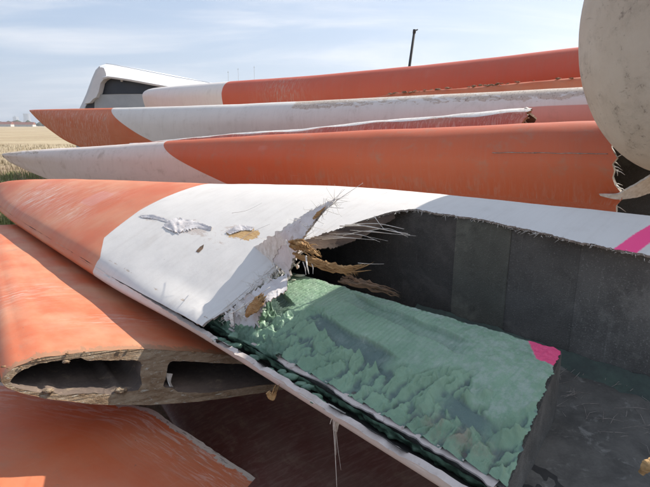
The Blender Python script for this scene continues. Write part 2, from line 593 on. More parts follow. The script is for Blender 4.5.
# ------------------------------------------------------------------ blade at the very back (pale tip, long orange body)
rows_D = [(144, 94, 103, 11.4, .06), (147, 90.5, 110, 11.3, .22), (155, 88, 118, 11.1, .34), (175, 86, 128, 10.8, .42), (230, 81.5, 128, 10.0, .50),
          (320, 75, 138, 8.8, .56), (400, 67.5, 142, 7.9, .6), (500, 57, 145, 6.8, .62), (578, 47.5, 148, 6.0, .62), (660, 37, 152, 5.3, .62)]
rD = empty('turbine_blade', (0.5, 8, 0), 'long orange blade with pale pinkish tip, highest and farthest back in the pile', 'turbine blade', GROUP)
iD = stations(rows_D)
uD = locate_u(iD, 231)


def at_D(A, V):
    band = A['u'] - uD - 0.02 * A['h']
    pat = np.exp(-((A['u'] - locate_u(iD, 437)) / 0.16) ** 4) * np.exp(-((A['h'] - 0.72) / 0.22) ** 4) * (A['face'] > 0) * .46
    scr = np.exp(-((A['u'] - locate_u(iD, 290)) / 0.5) ** 2) * sst(A['face'], 0.2, 0.5) * 0.7
    return {'band': band, 'patch': pat, 'scrape': scr}


loft_blade('shell', rD, rows_D, M['paint_back'], attrs=at_D, seed=4)

# ------------------------------------------------------------------ chipped orange sliver between the two
rows_E = [(376, 97.5, 104, 6.75, .05), (395, 94, 112, 6.55, .12), (440, 90, 126, 6.2, .16), (520, 83, 150, 5.55, .2), (590, 77, 170, 5.1, .22), (650, 71, 190, 4.75, .23)]
rE = empty('turbine_blade', (1.6, 5.6, 0), 'thin orange blade remnant with crumbling pale edge, wedged behind the chipped white blade', 'turbine blade', GROUP)
loft_blade('shell', rE, rows_E, M['paint_orange'], attrs=lambda A, V: {'chip': 0.35 * sst(A['h'], 0.9, 1.0)}, seed=9, dent=0.01)
cr = []
kE = stations(rows_E)
for i in range(70):
    u = random.uniform(0.2, 1.7) if i < 58 else random.uniform(1.5, kE[0][-1])
    p = np.array([float(f(u)) for f in kE[1]])
    cr.append(lump(p + np.array([random.uniform(-.03, .03), random.uniform(-.06, .02), random.uniform(-.005, .015)]), random.uniform(.006, .016), i, (2.4, 1, .6), 1))
v, f = join(cr)
tag(mesh('edge_crumbs', v, f, M['cut'], rE), kind='stuff')

# ------------------------------------------------------------------ white blade with orange tip
rows_C = [(30, 110, 111.6, 10.3, .03), (36, 109.6, 118, 10.2, .10), (50, 109.2, 130, 10.05, .17), (70, 108.8, 143, 9.8, .24), (110, 108, 156, 9.35, .31), (150, 107, 168, 8.9, .36),
          (230, 104.5, 168, 8.0, .46), (340, 99.5, 178, 6.9, .5), (450, 94, 186, 5.85, .52), (590, 86.5, 200, 4.75, .54), (655, 83, 206, 4.3, .54)]
rC = empty('turbine_blade', (-1, 7, 0), 'white blade with orange boat-shaped tip and chipped dirty top edge, before the nacelle', 'turbine blade', GROUP)
iC = stations(rows_C)
uC = locate_u(iC, 115)
uC1, uC2 = locate_u(iC, 296), locate_u(iC, 430)


def at_C(A, V):
    band = A['u'] - uC - 0.95 * (1 - A['h']) ** 1.5
    top = sst(A['h'], 0.66, 0.84) * (A['face'] > -0.2)
    on = sst(A['u'], uC1 - .05, uC1 + .1)
    chip = top * on * (0.55 + 0.08 * np.sin(A['u'] * 2.1)) + 0.12 * on * sst(A['h'], .9, .98)
    scr = 0.5 * (A['u'] < uC) * sst(A['face'], 0.3, 0.7)
    scr = np.maximum(scr, 0.4 * np.exp(-((A['u'] - uC1 - .15) / .2) ** 2) * sst(A['face'], .5, .8))
    pink_zone = sst(A['u'], locate_u(iC, 485), locate_u(iC, 560)) * (1 - sst(A['h'], .62, .74))  # pinkish tone over the lower flank towards the right end
    return {'band': band, 'chip': chip, 'scrape': scr, 'patch': pink_zone}


loft_blade('shell', rC, rows_C, M['paint_orange_first'], attrs=at_C, seed=2)

# ------------------------------------------------------------------ hollow red remnant between white blade and orange blade
rows_F = [(130, 143.5, 150, 7.3, .05), (200, 137, 165, 6.6, .16), (300, 128.5, 182, 5.8, .24), (400, 119, 200, 5.05, .30), (470, 113, 212, 4.6, .33), (505, 109.5, 218, 4.38, .34), (528, 107.5, 222, 4.25, .34)]
rF = empty('turbine_blade', (-0.2, 5.5, 0), 'short red blade remnant with whitish frayed top edge and hollow open end', 'turbine blade', GROUP)


def at_F(A, V):
    return {'band': A['h'] - 0.935 + 0.02 * np.sin(A['u'] * 9), 'chip': 0.40 * sst(A['h'], 0.88, .95), 'scrape': 0.4 * sst(A['h'], .2, .7)}


_, infF = loft_blade('shell', rF, rows_F, M['paint_red'], attrs=at_F, seed=5, ragged=0.05, wall=0.022, h0=0.6,
                     inner=M['lam_brown'], rim=M['cut'], dent=0.012)
# frayed crust round its open end
cr = []
for i in range(40):
    a = R(random.uniform(15, 175))
    uu = infF['L'] - random.uniform(0, .05)
    T = np.array([float(q(uu)) for q in infF['T']]); B = np.array([float(q(uu)) for q in infF['B']])
    p = (T + B) / 2 + (T - B) / 2 * math.sin(a) * 0.985 + infF['nrm'] * 0.165 * math.cos(a)
    cr.append(lump(p, random.uniform(.004, .012), i + 50, (1.6, 1, .8), 1))
v, f = join(cr)
tag(mesh('frayed_rim', v, f, M['fibre'], rF), kind='stuff')

# ------------------------------------------------------------------ orange blade with white tip, right behind the broken one
rows_B = [(2.5, 153.8, 155.2, 7.7, .03), (8, 152.6, 161, 7.62, .10), (22, 151, 168, 7.5, .17), (50, 149, 180, 7.25, .24), (90, 146.8, 194, 6.9, .30), (170, 140.8, 208, 6.25, .36),
          (300, 133.5, 226, 5.2, .54), (420, 128, 244, 4.4, .58), (520, 124, 258, 3.85, .60), (600, 121, 272, 3.42, .62), (618, 120.4, 276, 3.33, .62)]
rB = empty('turbine_blade', (0, 5, 0), 'orange blade with white tip and torn open end, lying behind the torn-open blade', 'turbine blade', GROUP)
iB = stations(rows_B)
uB = locate_u(iB, 169)


def at_B(A, V):
    band = A['u'] - uB - 0.95 * (1 - A['h']) ** 1.5
    tipdirt = 0.33 * (A['u'] < 1.0) * sst(A['h'], .55, .8) + .25 * (A['u'] < .5)
    low = sst(-A['h'], -0.40, 0.1) * sst(A['u'], 4.0, 5.6) * 0.38
    pat = np.exp(-((A['u'] - locate_u(iB, 276)) / 0.14) ** 4) * np.exp(-((A['h'] - 0.72) / 0.12) ** 4) * (A['face'] > 0) * .5
    return {'band': band, 'chip': tipdirt * 1.7, 'scrape': low, 'patch': pat}


_, infB = loft_blade('shell', rB, rows_B, M['paint_white_first'], attrs=at_B, seed=3, ragged=0.05, h0=.50, oblique=.55, wall=0.024, rim=M['fibre'], inner=M['web_c'], dent=0.006)
# seam line scored along the upper side near the torn end
sv = []
for i in range(60):
    u = infB['L'] - .85 + .80 * i / 59
    T = np.array([float(q(u)) for q in infB['T']]); B = np.array([float(q(u)) for q in infB['B']])
    a = R(38)
    y = math.sin(a); x = egg(y, .50)
    sv.append((T + B) / 2 + (T - B) / 2 * y * 1.002 + infB['nrm'] * (float(infB['th'](u)) / 2 * x + .003) + np.array([0, 0, .006 * nz(u * 9, 2)]))
v, f = tube_mesh([(sv, [0.0022 + .003 * max(0, nz(i * .4, 5)) for i in range(60)])], 6)
mesh('seam_crack', v, f, M['lam_edge'], rB)


def ribbon(pts_a, pts_b, n=40, rag=0.0, seed=1, cur=None):
    """sheet between two polylines with ragged edges"""
    ka = np.linspace(0, 1, len(pts_a)); kb = np.linspace(0, 1, len(pts_b))
    pa = [pchip(ka, np.array(pts_a)[:, i]) for i in range(3)]
    pb = [pchip(kb, np.array(pts_b)[:, i]) for i in range(3)]
    V = []
    m = 12
    for i in range(n):
        s = i / (n - 1)
        a = np.array([q(s) for q in pa]); b = np.array([q(s) for q in pb])
        wd = np.linalg.norm(b - a)
        for j in range(m):
            t = j / (m - 1)
            e = rag * (nz(s * 30 + seed, seed) * (t < .01) - nz(s * 30 + 9, seed) * (t > .99))
            p = a + (b - a) * (t + e) + np.array([0, 0, 0.03 * wd * fbm(s * 6 + seed, t * 2, seed)])
            V.append(p)
    return V, grid_faces(n, m)


# peeled strip at the torn end
Ye = 3.12
st_a = [aty(599, 194.0, Ye), aty(615, 194, Ye - .03), aty(632, 186, Ye - .06), aty(652, 174, Ye - .1), aty(680, 160, Ye - .1)]
st_b = [aty(600, 195.5, Ye), aty(618, 199, Ye - .02), aty(636, 197, Ye + .0), aty(654, 191, Ye + .04), aty(682, 183, Ye + .1)]
v, f = ribbon(st_a, st_b, 50, .05, 3)
o = mesh('peeled_strip', v, f, [M['fibre'], M['flap'], M['fibre']], rB)
solidify(o, 0.012, 0)
fb = []
for i in range(46):
    a = R(random.uniform(-75, 60))
    uu = infB['L'] - random.uniform(-0.02, .04)
    T = np.array([float(q(uu)) for q in infB['T']]); B = np.array([float(q(uu)) for q in infB['B']])
    ca, sa = math.cos(a), math.sin(a)
    y = sa; x = egg(y, .50)
    p = (T + B) / 2 + (T - B) / 2 * y + infB['nrm'] * (.30 * x)
    d = infB['axis'] * random.uniform(.02, .09) + np.array([random.uniform(-.03, .03), random.uniform(-.03, .03), random.uniform(-.04, .03)])
    fb.append(([p, p + d * .5 + np.array([0, 0, .006]), p + d], [.0035, .0025, .0008]))
v, f = tube_mesh(fb, 4)
tag(mesh('frayed_fibres', v, f, M['fibre'], rB), kind='stuff')

# ------------------------------------------------------------------ the big torn-open blade in front
OX, OY = 0.302, 1.016
TX = np.array([-.674, .739]); NX = np.array([.739, .674])
TX /= np.linalg.norm(TX); NX = np.array([TX[1], -TX[0]])
rA = empty('turbine_blade', (-.9, 2.8, 0), 'broken white blade with orange tip, torn open in front to show green glue inside', 'turbine blade', GROUP)
fwK = pchip([-.6, 0, 1.19, 3.04, 4.54, 5.58, 6.3, 6.62], [1.30, 1.28, 1.24, 1.01, .73, .53, .30, .16])
fzK = pchip([-.6, 0, 1.19, 3.04, 4.54, 5.58, 6.3, 6.62], [1.365, 1.36, 1.35, 1.25, 1.18, 1.12, 1.06, 1.00])
fwN = pchip([-.6, 0, 4.6, 5.5, 6.2, 6.62], [0, 0, 0, .015, .07, .13])
fzN = pchip([-.6, 0, 4.6, 6.0, 6.62], [.85, .85, .85, .87, .94])


def zskin(s, wv):
    wN, zN, wK, zK = float(fwN(s)), float(fzN(s)), float(fwK(s)), float(fzK(s))
    if wv <= wK:
        x = max(0.0, (wv - wN) / max(wK - wN, 1e-3))
        g = 1 - (1 - x) ** 1.5
        noseb = (0.008 + 0.037 * float(sst(s, 1.5, 2.9))) * (1 - math.exp(-max(0, wv - wN) / 0.02)) * (1 - x)
        return zN + (zK - zN) * g + noseb
    e = wv - wK
    return zK - 1.9 * e ** 1.7


def wpt(s, wv, z):
    p = np.array([OX, OY]) + TX * s + NX * wv
    return np.array([p[0], p[1], z])


def to_sw(p):
    d = np.array([p[0] - OX, p[1] - OY])
    return float(d @ TX), float(d @ NX)


def skin_hit(px, py):
    """where the sight line meets the upper skin -> (s, w)"""
    d = ray(px, py)
    o = np.array([0, 0, CAM_Z])
    def below(t):
        p = o + d * t
        s, wv = to_sw(p)
        return (s, wv, not (s > 6.6 or wv < -.05) and p[2] <= zskin(s, wv))
    t = .8
    while t < 9 and not below(t)[2]:
        t += .03
    lo, hi = t - .03, t
    for _ in range(12):
        mid = (lo + hi) / 2
        if below(mid)[2]: hi = mid
        else: lo = mid
    return below(hi)[:2]


def bare(px, py):
    s, wv = skin_hit(px, py)
    return wpt(s, wv, zskin(s, wv))


# torn edge of the upper skin as w(s)
torn_px = [(650, 257), (640, 254), (600, 245), (560, 237), (520, 228), (480, 219), (440, 213), (412, 209), (391, 212), (355, 223), (312, 236)]
tsw = [skin_hit(*p) for p in torn_px]
tsw = [q for q in tsw if q[0] < 1.12]
low = [(1.155, .68), (1.172, .52), (1.184, .36), (1.192, .22), (1.203, .09), (1.216, .02)]
S_BR = 1.216
pts = sorted(tsw + low)
mono = [pts[0]]
for p in pts[1:]:
    if p[0] > mono[-1][0] + .002: mono.append(p)
fedge = lambda s: np.interp(s, [p[0] for p in mono], [p[1] for p in mono])
S_END = tsw[0][0] - .02


def gapf(s):     # opened glue seam along the front edge
    return 0.030 * (1 - sst(s, S_BR - .05, S_BR + 1.1))


ss = np.unique(np.concatenate([np.arange(S_END, 1.13, .006), np.arange(1.13, S_BR + .05, .0016), np.arange(S_BR + .05, 2.6, .011), np.linspace(2.6, 6.1, 90), np.linspace(6.1, 6.62, 30)]))
NW = 90
V, U, sA, wA = [], [], [], []
for s in ss:
    wK = float(fwK(s)); wN = float(fwN(s))
    wT = wK + 0.46 * min(1, wK)
    if s < S_BR:
        s_j = s + (.010 * nz(s * 260, 6.6) + .008 * nz(s * 90, 2.2)) * float(sst(s, 1.10, 1.15))
        lo = float(fedge(s_j)) + 0.010 * fbm(s * 14, 3.3) + 0.007 * nz(s * 95, 1.1)
        lo = max(lo, .005)
    else:
        lo = wN + .004
    for j in range(NW):
        t = j / (NW - 1)
        if s < S_BR:
            wv = lo + (wT - lo) * t
        else:
            wv = lo + (wT - lo) * (t ** 1.35)
        z = zskin(s, wv)
        fr = (1 - sst(wv - wN, 0, .16)) * gapf(s)
        z += fr + 0.003 * fbm(s * 2.3, wv * 3, 4)
        # crumpled skin close to the fracture
        dd = math.exp(-abs(s - S_BR + .1) / .14) * (1 - sst(wv, .5, .8))
        z += dd * .018 * fbm(s * 9, wv * 9, 8)
        # shallow crushed dent on the white band
        V.append(wpt(s, wv, z)); U.append((s, wv)); sA.append(s); wA.append(wv)
sA, wA = np.array(sA), np.array(wA)
V = np.array(V)
b_top, b_low = skin_hit(203, 184.5), skin_hit(100, 258)
b_mid, b_mid2 = skin_hit(140, 210), skin_hit(104, 238)
bb = sorted([(q[1], q[0]) for q in (b_top, b_mid, b_mid2, b_low)])
sb = np.interp(wA, [q[0] for q in bb], [q[1] for q in bb])
at = {k: np.zeros(len(V)) for k in ('pink', 'chip', 'scrape', 'patch')}
at['band'] = sb - sA


def seg_mask(pa, pb, half):
    """soft-edged stripe between two skin points"""
    a, b = np.array(pa), np.array(pb)
    d = b - a
    L = np.linalg.norm(d); d /= L
    q = np.stack([sA, wA], 1) - a
    al = q @ d
    ac = np.abs(q @ np.array([-d[1], d[0]]))
    return (1 - sst(ac, half * .6, half * 1.4)) * sst(al, -.02, .0) * (1 - sst(al, L, L + .02))


p0, p1 = np.array(skin_hit(622, 253)), np.array(skin_hit(649, 234))
pe = p1 + (p1 - p0) * .6
at['pink'] = seg_mask(p0 - (p1 - p0) * .25, pe, .036)


def blob(px, py, rs, rw, pw=2):
    s0, w0 = skin_hit(px, py)
    return np.exp(-(np.abs((sA - s0) / rs) ** pw + np.abs((wA - w0) / rw) ** pw))


at['scrape'] = np.clip(blob(50, 190, .6, .18) + blob(70, 212, .36, .12) + .9 * blob(30, 200, .5, .13) + .6 * blob(110, 192, .4, .10) + .7 * blob(150, 218, .22, .03) + .8 * blob(185, 228, .16, .04), 0, 1)
at['patch'] = blob(97, 198, .17, .11, 6)
at['core'] = np.clip(blob(247, 234, .11, .05, 3) + .8 * blob(232, 233, .06, .035), 0, 1)
at['scuff'] = np.clip(1.1 * blob(190, 227, .20, .07) + .9 * blob(150, 218, .18, .035) + .8 * blob(236, 231, .16, .08) + .5 * blob(215, 245, .2, .05), 0, 1.1)
at['chip'] = np.clip(.36 * blob(190, 226, .15, .035) + .40 * blob(135, 217, .10, .015) + .35 * blob(200, 248, .03, .012), 0, 1)
# hairline cracks along the opened seam
at['chip'] += 0.52 * np.exp(-((wA - .05 - .012 * np.sin(sA * 9)) / .012) ** 2) * (sA > S_BR) * (sA < S_BR + 1.25)
o = mesh('upper_shell', V, grid_faces(len(ss), NW), [M['paint_main'], M['lam_brown'], M['lam_edge']], rA, uv=U, attrs=at)
solidify(o, 0.009)

# lower shell: a trough whose front lip runs along the leading edge
ss2 = np.concatenate([np.arange(-.42, 2.6, .02), np.linspace(2.62, 6.1, 70), np.linspace(6.14, 6.6, 20)])
V, U, sl, hl = [], [], [], []
for s in ss2:
    wK, wN, zN, zK = float(fwK(s)), float(fwN(s)), float(fzN(s)), float(fzK(s))
    wT = wK + .46 * min(1, wK); zT = zskin(s, wT)
    dep = .12 * min(1.0, wK / .9)
    kb = float(sst(s, S_BR, S_BR + 1.2))
    prof = [(wN + .004, zN + .002 + .007 * kb), (wN + .010 - .022 * kb, zN - .02 - .01 * kb), (wN + .05 - .03 * kb, zN - .06 - .02 * kb * dep / .17), (wN + .15 * wK, zN - max(.09, dep * .85)), (wN + .42 * wK, zN - dep),
            (wN + .75 * wK, zN - dep * .75), (wK + .1 * wK, zN - dep * .3 + .05), (wT - .02, zT - .06), (wT, zT - .004)]
    pk = np.linspace(0, 1, len(prof))
    fw_, fz_ = pchip(pk, [q[0] for q in prof]), pchip(pk, [q[1] for q in prof])
    for j in range(48):
        t = (j / 47) ** 1.3
        wv, z = float(fw_(t)), float(fz_(t))
        if t < .04:
            z += .006 * fbm(s * 5, 1.7) + .005 * nz(s * 34, 2) - .012 * max(0, nz(s * 13, 9) - .25)
            wv += .005 * fbm(s * 8, 4.7) + .004 * nz(s * 40, 5)
        V.append(wpt(s, wv, z)); U.append((s, t * 1.6)); sl.append(s); hl.append(t)
sl, hl = np.array(sl), np.array(hl)
at = {k: np.zeros(len(V)) for k in ('pink', 'chip', 'scrape', 'patch')}
at['band'] = b_low[0] - sl
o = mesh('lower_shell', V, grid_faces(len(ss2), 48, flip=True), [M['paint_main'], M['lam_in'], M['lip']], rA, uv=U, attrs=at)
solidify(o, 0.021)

# --- spar box with the torn glue bed on top
q_nl, q_fl = to_sw(atz(236, 330, .865)), to_sw(atz(292, 276, 1.01))
q_nr, q_fr = to_sw(atz(508, 486, .845)), to_sw(atz(562, 350, 1.0))
NS, NWB = 620, 210


def spar_pt(a, b):       # a: 0 near the cut end .. 1 at the fracture ; b: 0 front .. 1 back
    s = (q_nr[0] * (1 - b) + q_fr[0] * b) * (1 - a) + (q_nl[0] * (1 - b) + q_fl[0] * b + .50) * a
    wv = (q_nr[1] * (1 - b) + q_fr[1] * b) * (1 - a) + (q_nl[1] * (1 - b) + q_fl[1] * b) * a
    z = (.845 + (.865 - .845) * a) * (1 - b) + (1.0 + .01 * a) * b
    z += .03 * math.sin(math.pi * b)
    return s, wv, z


def flake(u, v, k):
    """one layer of scooped, broken resin flakes; returns height 0..1 and how bare the bed is"""
    row = math.floor(v)
    uu = u + .5 * (row % 2) + .45 * nz(row * 5.1, k * 3.3)
    c = math.floor(uu)
    fu, fv = uu - c, v - row
    r1 = .5 + .5 * nz(c * 7.31 + k, row * 3.77, 1.5)
    r2 = nz(c * 2.9 + 4, row * 8.3, k)
    cut = .70 + .22 * r2                                     # where the flake snapped off
    up = (fu / cut) ** 1.3 if fu < cut else max(0.0, 1 - (fu - cut) / .07)
    side = 1 - abs(2 * fv - 1 + .35 * r2) ** 4
    return max(0.0, up * max(0.0, side) * (.30 + .95 * r1)), r1


def glue_h(a, b, s, wv):
    wx = .055 * fbm(s * 4.5, wv * 4.5, 2) + .010 * fbm(s * 22, wv * 22, 2); wy = .055 * fbm(s * 4.5, wv * 4.5, 7) + .010 * fbm(s * 22, wv * 22, 8)
    front = 1 - float(sst(b + .26 * fbm(s * 4.2, wv * 2.5, 11) + .05 * nz(s * 34, wv * 30, 3), .42, .50))
    h1, r1 = flake((s + wx + .45 * wv) / .080, (wv + wy) / .19, 1)
    h2, r2 = flake((s + wy * 1.2 + .2 * wv) / .047 + 3.3, (wv + wx) / .060, 2)
    h = front * (.036 * h1 + .013 * h2 - .018)
    h += front * .004 * (1 - abs(nz(s * 46, wv * 40, 4)) * 2.4)
    deep = 0.0
    ph = s / .066
    # smooth peeled troughs
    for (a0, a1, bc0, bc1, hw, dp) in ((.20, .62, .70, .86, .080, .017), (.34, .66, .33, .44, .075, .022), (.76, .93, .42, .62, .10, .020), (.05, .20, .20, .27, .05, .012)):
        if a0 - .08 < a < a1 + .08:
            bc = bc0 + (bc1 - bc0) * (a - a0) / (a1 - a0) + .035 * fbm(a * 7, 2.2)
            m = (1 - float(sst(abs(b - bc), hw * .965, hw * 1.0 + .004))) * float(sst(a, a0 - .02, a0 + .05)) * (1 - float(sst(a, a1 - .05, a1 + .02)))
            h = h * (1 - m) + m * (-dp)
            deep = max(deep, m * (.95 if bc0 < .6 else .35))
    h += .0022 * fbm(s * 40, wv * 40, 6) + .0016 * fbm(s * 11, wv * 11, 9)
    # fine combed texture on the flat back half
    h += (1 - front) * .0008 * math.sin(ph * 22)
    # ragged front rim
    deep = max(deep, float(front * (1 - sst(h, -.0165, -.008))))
    return h, deep, front


V, U = [], []
aD, aDu, aP, aR = [], [], [], []
for i in range(NS):
    a = i / (NS - 1)
    for j in range(NWB):
        b = j / (NWB - 1)
        s, wv, z = spar_pt(a, b)
        ax_ = a * 1.24
        h, dp, fr = glue_h(ax_, b, s, wv)
        eg = min(b, 1 - b) * 12
        h *= min(1, .35 + eg)
        if i < 8: h = h * i / 8 - .004 * (8 - i) / 8
        bb_ = .012 * nz(s * 20, 4.4) * (j == NWB - 1) + .006 * nz(s * 60, 1) * (j == NWB - 1)
        aa_ = (.012 * nz(b * 18, 7.7) + .006 * nz(b * 60, 2)) * (i == 0)
        V.append(wpt(s + aa_, wv + bb_, z + h)); U.append((s, wv))
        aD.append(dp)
        aDu.append((1 - fr) * (.35 + .65 * float(sst(.30 - a, 0, .2))) + .7 * float(sst(a, .8, .95)) + .8 * float(sst(b, .93, 1)))
        pm = float(sst(b, .80, .83)) * (1 - float(sst(a + .035 * (1 - b) * 5, .055, .075)))
        aP.append(pm)
        aR.append(.8 * max(0, 1 - abs(a - .10) / .10) * max(0, 1 - abs(b - .10) / .10))
Fc = grid_faces(NS, NWB)
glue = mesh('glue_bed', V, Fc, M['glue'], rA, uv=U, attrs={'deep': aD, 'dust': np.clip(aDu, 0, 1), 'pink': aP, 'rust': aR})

# spar box below the glue
V = []
n = 60
for i in range(n):
    a = i / (n - 1)
    for b in (0.0, 1.0):
        s, wv, z = spar_pt(a, b)
        V.append(wpt(s, wv - (.004 if b == 0 else -.002), z - .012))
    for b in (1.0, 0.0):
        s, wv, z = spar_pt(a, b)
        V.append(wpt(s - .01, wv + (.03 if b == 0 else -.01), .725))
Fc = grid_faces(n, 4, True, flip=True)
Fc.append((0, 1, 2, 3)); Fc.append(tuple(4 * (n - 1) + k for k in (3, 2, 1, 0)))
mesh('spar_box', V, Fc, M['web_c'], rA, smooth=False)

# pale bonding flange along the front of the glue bed
V = []
n = 160
for i in range(n):
    a = .015 + .62 * i / (n - 1)
    s, wv, z = spar_pt(a, 0)
    e = .004 * fbm(s * 8, 2) + .002 * nz(s * 50, 3)
    k = max(.05, .5 + .7 * nz(s * 6, 8) + .3 * nz(s * 30, 3))
    V += [wpt(s, wv + .010, z - .016), wpt(s, wv + .010, z - .004), wpt(s, wv - .026 * k + e, z - .007 + e * .4), wpt(s, wv - .026 * k + e, z - .012)]
Fc = grid_faces(n, 4, True)
mesh('bonding_flange', V, Fc, M['lip'], rA, sharp=40)

# glue squeezed out along the front face of the spar and inside the open seam
V = []
n, m = 260, 14
for i in range(n):
    a = 1.0 * i / (n - 1) - .0
    s, wv, z = spar_pt(min(a, 1.25), 0)
    for j in range(m):
        t = j / (m - 1)
        out = .014 + .018 * fbm(s * 16, t * 3, 3) + .016 * abs(nz(s * 30, t * 4, 5))
        V.append(wpt(s, wv - .008 + .06 * t - out * math.sin(math.pi * min(1, t + .1)), z - .022 - .075 * t))
mesh('spar_side_glue', V, grid_faces(n, m, flip=True), M['glue_dark'], rA)
lp = []
for i in range(14):
    s = S_BR - .15 + 1.35 * random.random() ** 1.2
    g = max(.006, gapf(s))
    lp.append(lump(wpt(s, .028 + .05 * random.random(), .852 + g * random.uniform(.05, .8)), min(.016, .007 + g * random.uniform(.1, .3)), i, (1.7, 1.5, .55), 3))
for i in range(26):
    s = random.uniform(S_BR - .75, S_BR - .05)
    lp.append(lump(wpt(s, random.uniform(.02, .06), .842), random.uniform(.006, .017), i + 300, (1.6, 1, .8), 2))
v, f = join(lp)
tag(mesh('seam_glue', v, f, M['glue_dark'], rA), kind='stuff')
# broad glue bead inside the seam
V = []
n = 220
for i in range(n):
    s = S_BR - .4 + 1.6 * i / (n - 1)
    for j in range(9):
        t = j / 8
        r_ = .85 + .55 * fbm(s * 15, t * 4, 6) + .25 * nz(s * 45, t * 6, 2)
        V.append(wpt(s, .135 - .05 * math.sin(math.pi * t) * r_, .815 + .085 * t * r_))
mesh('glue_bead', V, grid_faces(n, 9), M['glue_dark'], rA)

# --- inner web: four fabric panels with stepped joints
cuts = [(-.46, .12, 'web_d', 0.0), (.12, .40, 'web_c', .003), (.40, .66, 'web_b', -.001), (.66, 2.6, 'web_a', .002)]
for (sa_, sb_, mt, dw) in cuts:
    V = []
    cols = np.linspace(sa_, sb_ + .001, 8)
    for s in cols:
        w_top = float(fedge(s)) if s < S_BR else .9
        w0 = 1.0 + dw + .0 * s
        w0 = min(w0, float(fwK(s)) - .03)
        for k, (wz, zz_) in enumerate(((w0, zskin(s, w0) - .012), (w0 - .004, 1.05), (w0 - .002, .72), (w0 + .05, .715), (w0 + .05, zskin(s, w0 + .05) - .012))):
            V.append(wpt(s, wz, zz_))
    Fc = grid_faces(8, 5, True, flip=True)
    Fc.append((0, 1, 2, 3, 4)); Fc.append(tuple(35 + k for k in (4, 3, 2, 1, 0)))
    mesh('web_panel', V, Fc, M[mt], rA, smooth=False)

# glue strip and dusty rubble low down in the open box
V = []
n, m = 70, 10
for i in range(n):
    s = -.35 + 1.2 * i / (n - 1)
    for j in range(m):
        t = j / (m - 1)
        V.append(wpt(s, .84 + .15 * t, .755 + .085 * t ** 1.4 + .012 * fbm(s * 8, t * 3, 2) + .006 * nz(s * 25, t * 9)))
mesh('floor_glue', V, grid_faces(n, m), M['glue_floor'], rA)
dust_mat = rough_mat('dusty_laminate', (0.17, 0.155, 0.135), (0.085, 0.078, 0.068), 5, 0.95, cc=(0.24, 0.225, 0.20), fine=120)
V = []
n, m = 70, 40
for i in range(n):
    s = -.40 + 1.3 * i / (n - 1)
    for j in range(m):
        t = j / (m - 1)
        V.append(wpt(s, .20 + .76 * t, .762 + .075 * max(0.0, t - .55) + .010 * fbm(s * 5, t * 5, 3) + .004 * abs(nz(s * 30, t * 20))))
mesh('floor_laminate', V, grid_faces(n, m), dust_mat, rA)

fl = []
for i in range(90):
    s_, w_ = random.uniform(-.35, .25), random.uniform(.62, .96)
    a_ = random.gauss(.6, .5)
    l_ = random.uniform(.02, .13)
    p = wpt(s_, w_, .770 + .10 * max(0.0, w_ - .62))
    d = np.array([math.cos(a_), math.sin(a_), 0]) * l_
    fl.append(([p, p + d * .5 + np.array([.006 * random.gauss(0, 1), .006 * random.gauss(0, 1), .006]), p + d], [.0008, .0007, .0004]))
v, f = tube_mesh(fl, 4)
tag(mesh('floor_debris', v, f, M['lam_edge'], rA), kind='stuff')

# --- torn flap of skin standing up at the fracture
ft = aty(337, 199, 2.02)
fl0, fl1, fl2 = bare(258, 247), bare(268, 262), bare(289, 273)
edge_a = [fl0, aty(286, 229, 2.12), aty(311, 212, 2.07), aty(330, 202, 2.03), ft]
edge_b = [fl2 + np.array([0, -.02, -.01]), aty(301, 243, 2.0), aty(312, 226, 2.0), aty(323, 212, 2.01), ft + np.array([.004, 0, -.004])]
v, f = ribbon(edge_a, edge_b, 90, .16, 6)
o = mesh('torn_flap', v, f, [M['flap'], M['wood'], M['lam_edge']], rA)
solidify(o, 0.010, 0)
off = np.array([-.030, .035, -.012])
v, f = ribbon([p + off * (1 - i / 5) for i, p in enumerate(edge_a)], [p * .45 + q * .55 + off * .6 for p, q in zip(edge_a, edge_b)], 90, .30, 16)
o = mesh('torn_flap', v, f, [M['fibre'], M['flap'], M['lam_edge']], rA)
solidify(o, 0.004, 0)
# second folded sheet lower at the fracture
ea = [bare(222, 319), bare(240, 303), bare(262, 288), bare(288, 274)]
eb = [aty(240, 334, 1.93), aty(256, 326, 1.9), aty(264, 306, 1.88), aty(287, 290, 1.95)]
v, f = ribbon([p + np.array([0, 0, .006]) for p in ea], eb, 80, .22, 8)
o = mesh('torn_flap', v, f, [M['flap'], M['fibre'], M['lam_edge']], rA)
solidify(o, 0.006, 0)


